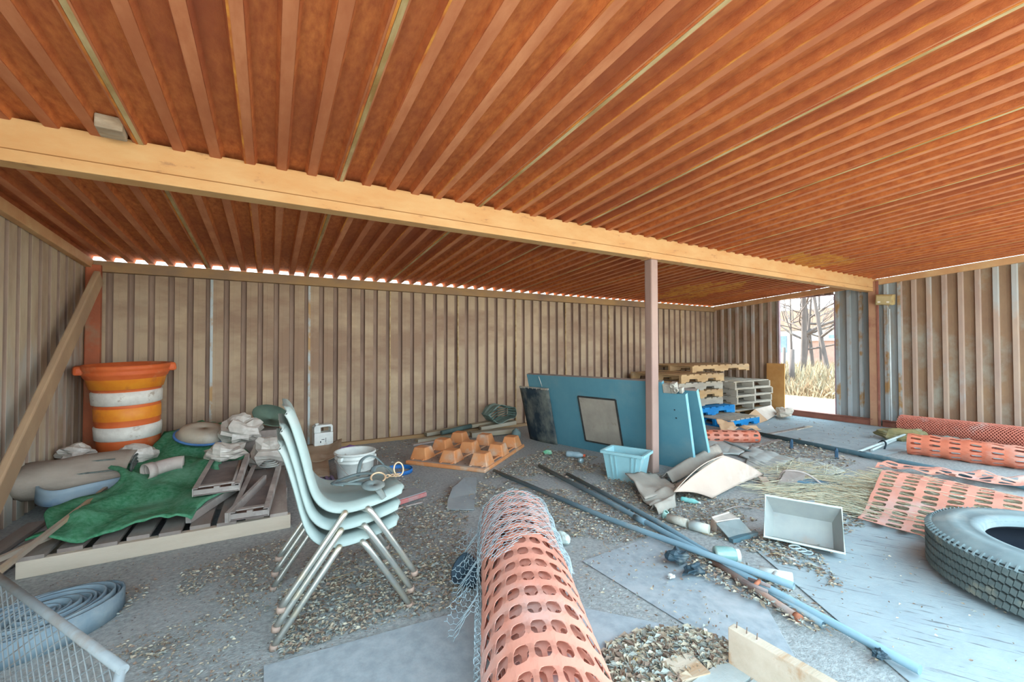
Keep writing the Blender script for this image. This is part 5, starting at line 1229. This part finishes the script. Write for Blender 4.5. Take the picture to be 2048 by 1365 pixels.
def pebble(x, y, s):
    a = rg.uniform(0, 6.28); ca, sa = cos(a), sin(a)
    L = [(s, 0, .3 * s), (0, .8 * s, .3 * s), (-s * .9, 0, .3 * s), (0, -.75 * s, .3 * s), (0, 0, s * .9)]
    gmb.add([(x + ca * p - sa * q, y + sa * p + ca * q, r_ - .001) for p, q, r_ in L], [(0, 1, 4), (1, 2, 4), (2, 3, 4), (3, 0, 4)], rg.choice((0, 1, 2)), True)
xs = [p[0] for p in mid]; ys = [p[1] for p in mid]
for _ in range(9000):
    x, y = rg.uniform(min(xs), max(xs)), rg.uniform(min(ys), max(ys))
    if inpoly(x, y, mid) and vn(x * 3.1, y * 3.1, 3) > .3: pebble(x, y, rg.uniform(.003, .008))
for _ in range(6000):
    x, y = rg.uniform(-1.2, 1.2), rg.uniform(.9, 3.0)
    if vn(x * 2.5, y * 2.5, 33) > .42: pebble(x, y, rg.uniform(.002, .006))
o = gmb.build('gravel', [mat('pebble_grey', (160, 158, 154), (138, 136, 134), scale=40), mat('pebble_tan', (176, 162, 146), (150, 138, 124), scale=40), mat('pebble_dark', (120, 114, 110), (100, 96, 94), scale=40)])
tag(o, 'fine gravel scattered over the dirt floor', 'gravel', kind='stuff')
# twigs: thin dry straws over the dirt
tmb = MB()
for _ in range(520):
    x, y = rg.uniform(-.2, 4.3), rg.uniform(.9, 4.2)
    if x > 2.2 and y < 1.2: continue
    if not inpoly(x, y, mid): continue
    a = rg.uniform(0, 6.28); l = rg.uniform(.03, .13); z = rg.uniform(.004, .012)
    tmb.tube([(x, y, z), (x + cos(a) * l * .5, y + sin(a) * l * .5, z + rg.uniform(0, .012)), (x + cos(a + .3) * l, y + sin(a + .3) * l, z)], .0012, 3, caps=False)
o = tmb.build('twigs', M_straw); tag(o, 'loose dry stems scattered among the leaf litter', 'twigs', kind='stuff')
# ------------------------------------------------------------------ outside the doorway
M_bark = mat('sunlit_bark', (96, 88, 84), (78, 72, 70), (128, 122, 116), scale=6, rough=.95, stretch=(1, 1, .3))
def tree(label, x, y, h, r, seed, lean=(0, 0), white=False, levels=4, spread=.5):
    rg2 = random.Random(seed); t = thing('bare_tree', label, 'tree', (x, y, -.05), 0, 'bare trees outside the doorway')
    mb = MB()
    pts = [Vector((lean[0] * s * h + .05 * sin(s * 5 + seed) * h * .3, lean[1] * s * h + .04 * cos(s * 4 + seed) * h * .3, s * h)) for s in [i / 8 for i in range(9)]]
    mb.tube(pts, [r * .6 * (1 - .75 * i / 8) for i in range(9)], 8); mb.build('trunk', M_bark, t)
    mb = MB()
    def branch(p, d, l, rr, lev):
        n = 4; q = [p]; dd = d.copy()
        for i in range(n):
            dd = (dd + Vector((rg2.uniform(-.25, .25), rg2.uniform(-.25, .25), rg2.uniform(-.10, .2)))).normalized(); q.append(q[-1] + dd * l / n)
        mb.tube(q, [rr * (1 - .6 * i / n) for i in range(n + 1)], 4 if lev < 3 else 5, caps=False)
        if lev > 0:
            for i in range(3 if lev > 1 else 2):
                k = rg2.randrange(1, n + 1); nd = (dd + Vector((rg2.uniform(-1, 1), rg2.uniform(-1, 1), rg2.uniform(-.3, .8))) * .9).normalized()
                branch(q[k], nd, l * rg2.uniform(.5, .75), rr * .5, lev - 1)
    for i in range(9):
        s = rg2.uniform(.22, 1); p = pts[int(s * 8)]; a = rg2.uniform(0, 6.28)
        branch(p, Vector((cos(a), sin(a), rg2.uniform(.0, .7))).normalized(), h * rg2.uniform(.25, .5), r * .36, levels - 1)
    mb.build('branches', M_bark, t)
    return t
def out(px, X): 
    p = AX(px, 700, X); return p.x, p.y
for (px, X, h, r, sd, ln, lab) in ((1604, 15, 6.5, .17, 1, (.0, .0), 'thick pale bare trunk in the middle of the doorway view'),
    (1622, 17, 5.5, .12, 2, (.05, .08), 'bare tree leaning left just right of the thick trunk outside the doorway'),
    (1580, 20, 6, .09, 3, (0, -.03), 'thin bare tree at the left of the doorway view'),
    (1642, 19, 6.5, .09, 4, (.02, .0), 'slim bare tree right of the thick trunk outside'),
    (1668, 14, 6, .12, 5, (-.02, .16), 'bare tree at the right edge of the doorway reaching left'),
    (1610, 16.5, 4.5, .10, 6, (.0, -.06), 'short bare trunk standing against the thick trunk outside')):
    x, y = out(px, X); tree(lab, x, y, h, r, sd, ln)
M_house = mat('grey_house_wall', (150, 150, 152), (136, 138, 142), scale=2)
hx, hy = out(1596, 42)
hs_ = thing('house', 'grey gabled house far beyond the bare trees', 'house', (hx + 2, hy, -.05))
mb = MB(); mb.box((0, -1.5, 1.4), (5, 8, 2.8)); mb.build('wall', M_house, hs_)
mb = MB(); mb.prism([(-4.4, 2.8), (4.4, 2.8), (2.6, 4.6), (-2.6, 4.6)], 5.4, lambda a, b, h: Vector((h - 2.7, a - 1.5, b))); mb.build('roof', mat('brown_roof', (142, 120, 104), (124, 104, 92), scale=2), hs_)
for yy in (-3.2, 1.2):
    mb = MB(); mb.box((-2.52, yy, 1.5), (.06, 1.0, 1.5)); mb.build('window', mat('blue_window', (90, 112, 132), (106, 126, 142), scale=3, rough=.3), hs_)
sx_, sy_ = out(1646, 30)
shd = thing('outbuilding', 'low red-brown outbuilding with pale roof edge behind the trees', 'building', (sx_, sy_, -.05))
mb = MB(); mb.box((0, -1.2, .8), (3, 4.0, 1.6)); mb.build('wall', mat('red_brown_wall', (148, 122, 112), (130, 108, 100), scale=3), shd)
mb = MB(); mb.box((0, -1.2, 1.66), (3.3, 4.3, .12)); mb.build('roof', mat('pale_roof', (206, 206, 204), (190, 190, 190), scale=3), shd)
px_, py_ = out(1600, 24); mb = MB(); mb.box((0, 0, .85), (.3, .5, 1.7)); tag(mb.build('white_tank', mat('white_tank', (180, 180, 178), (166, 166, 164), scale=4), loc=(px_, py_, -.05), bevel=.05), 'white upright tank beside the thick trunk outside', 'tank')
for i, (pxx, X, h) in enumerate(((1583, 12, 1.15), (1568, 12.6, 1.2))):
    x, y = out(pxx, X); mb = MB(); mb.tube([(0, 0, 0), (.02, .01, h)], .07 if i == 0 else .04, 8); tag(mb.build('fence_post', M_bark, loc=(x, y, -.05)), ('stout weathered fence post in the dry grass outside the doorway', 'thin fence post at the left edge of the doorway view')[i], 'post')
gm = MB()
for _ in range(5200):
    X = 11.2 + 9 * rg.random() ** 1.4; y = rg.uniform(X * .38, X * .66)
    h = rg.uniform(.25, .75) * (1 if X > 12 else .6); a = rg.uniform(0, 6.28); w_ = .012
    lx, ly = rg.gauss(0, .12), rg.gauss(0, .12)
    gm.add([(X, y - w_, -.05), (X, y + w_, -.05), (X + lx * .5, y + ly * .5 + w_ * .5, h * .6), (X + lx, y + ly, h)], [(0, 1, 2, 3)], rg.randrange(2))
o = gm.build('dry_grass', [mat('dry_grass_pale', (160, 150, 126), (144, 134, 110), scale=9, rough=1), mat('dry_grass_brown', (142, 124, 98), (124, 108, 86), scale=9, rough=1)])
tag(o, 'tall dry grass beyond the doorway', 'grass', kind='stuff')
mb = MB(); mb.grid(lambda u, v: Vector((8.1 + 2.9 * u, 1 + 9 * v, -.036 + .01 * vn(u * 6, v * 12, 5))), 12, 20)
struct(mb.build('yard_path', mat('pink_dirt_track', (118, 88, 82), (108, 80, 76), (128, 104, 98), scale=2, rough=1, s3=1)), 'pinkish dirt track just outside the doorway')
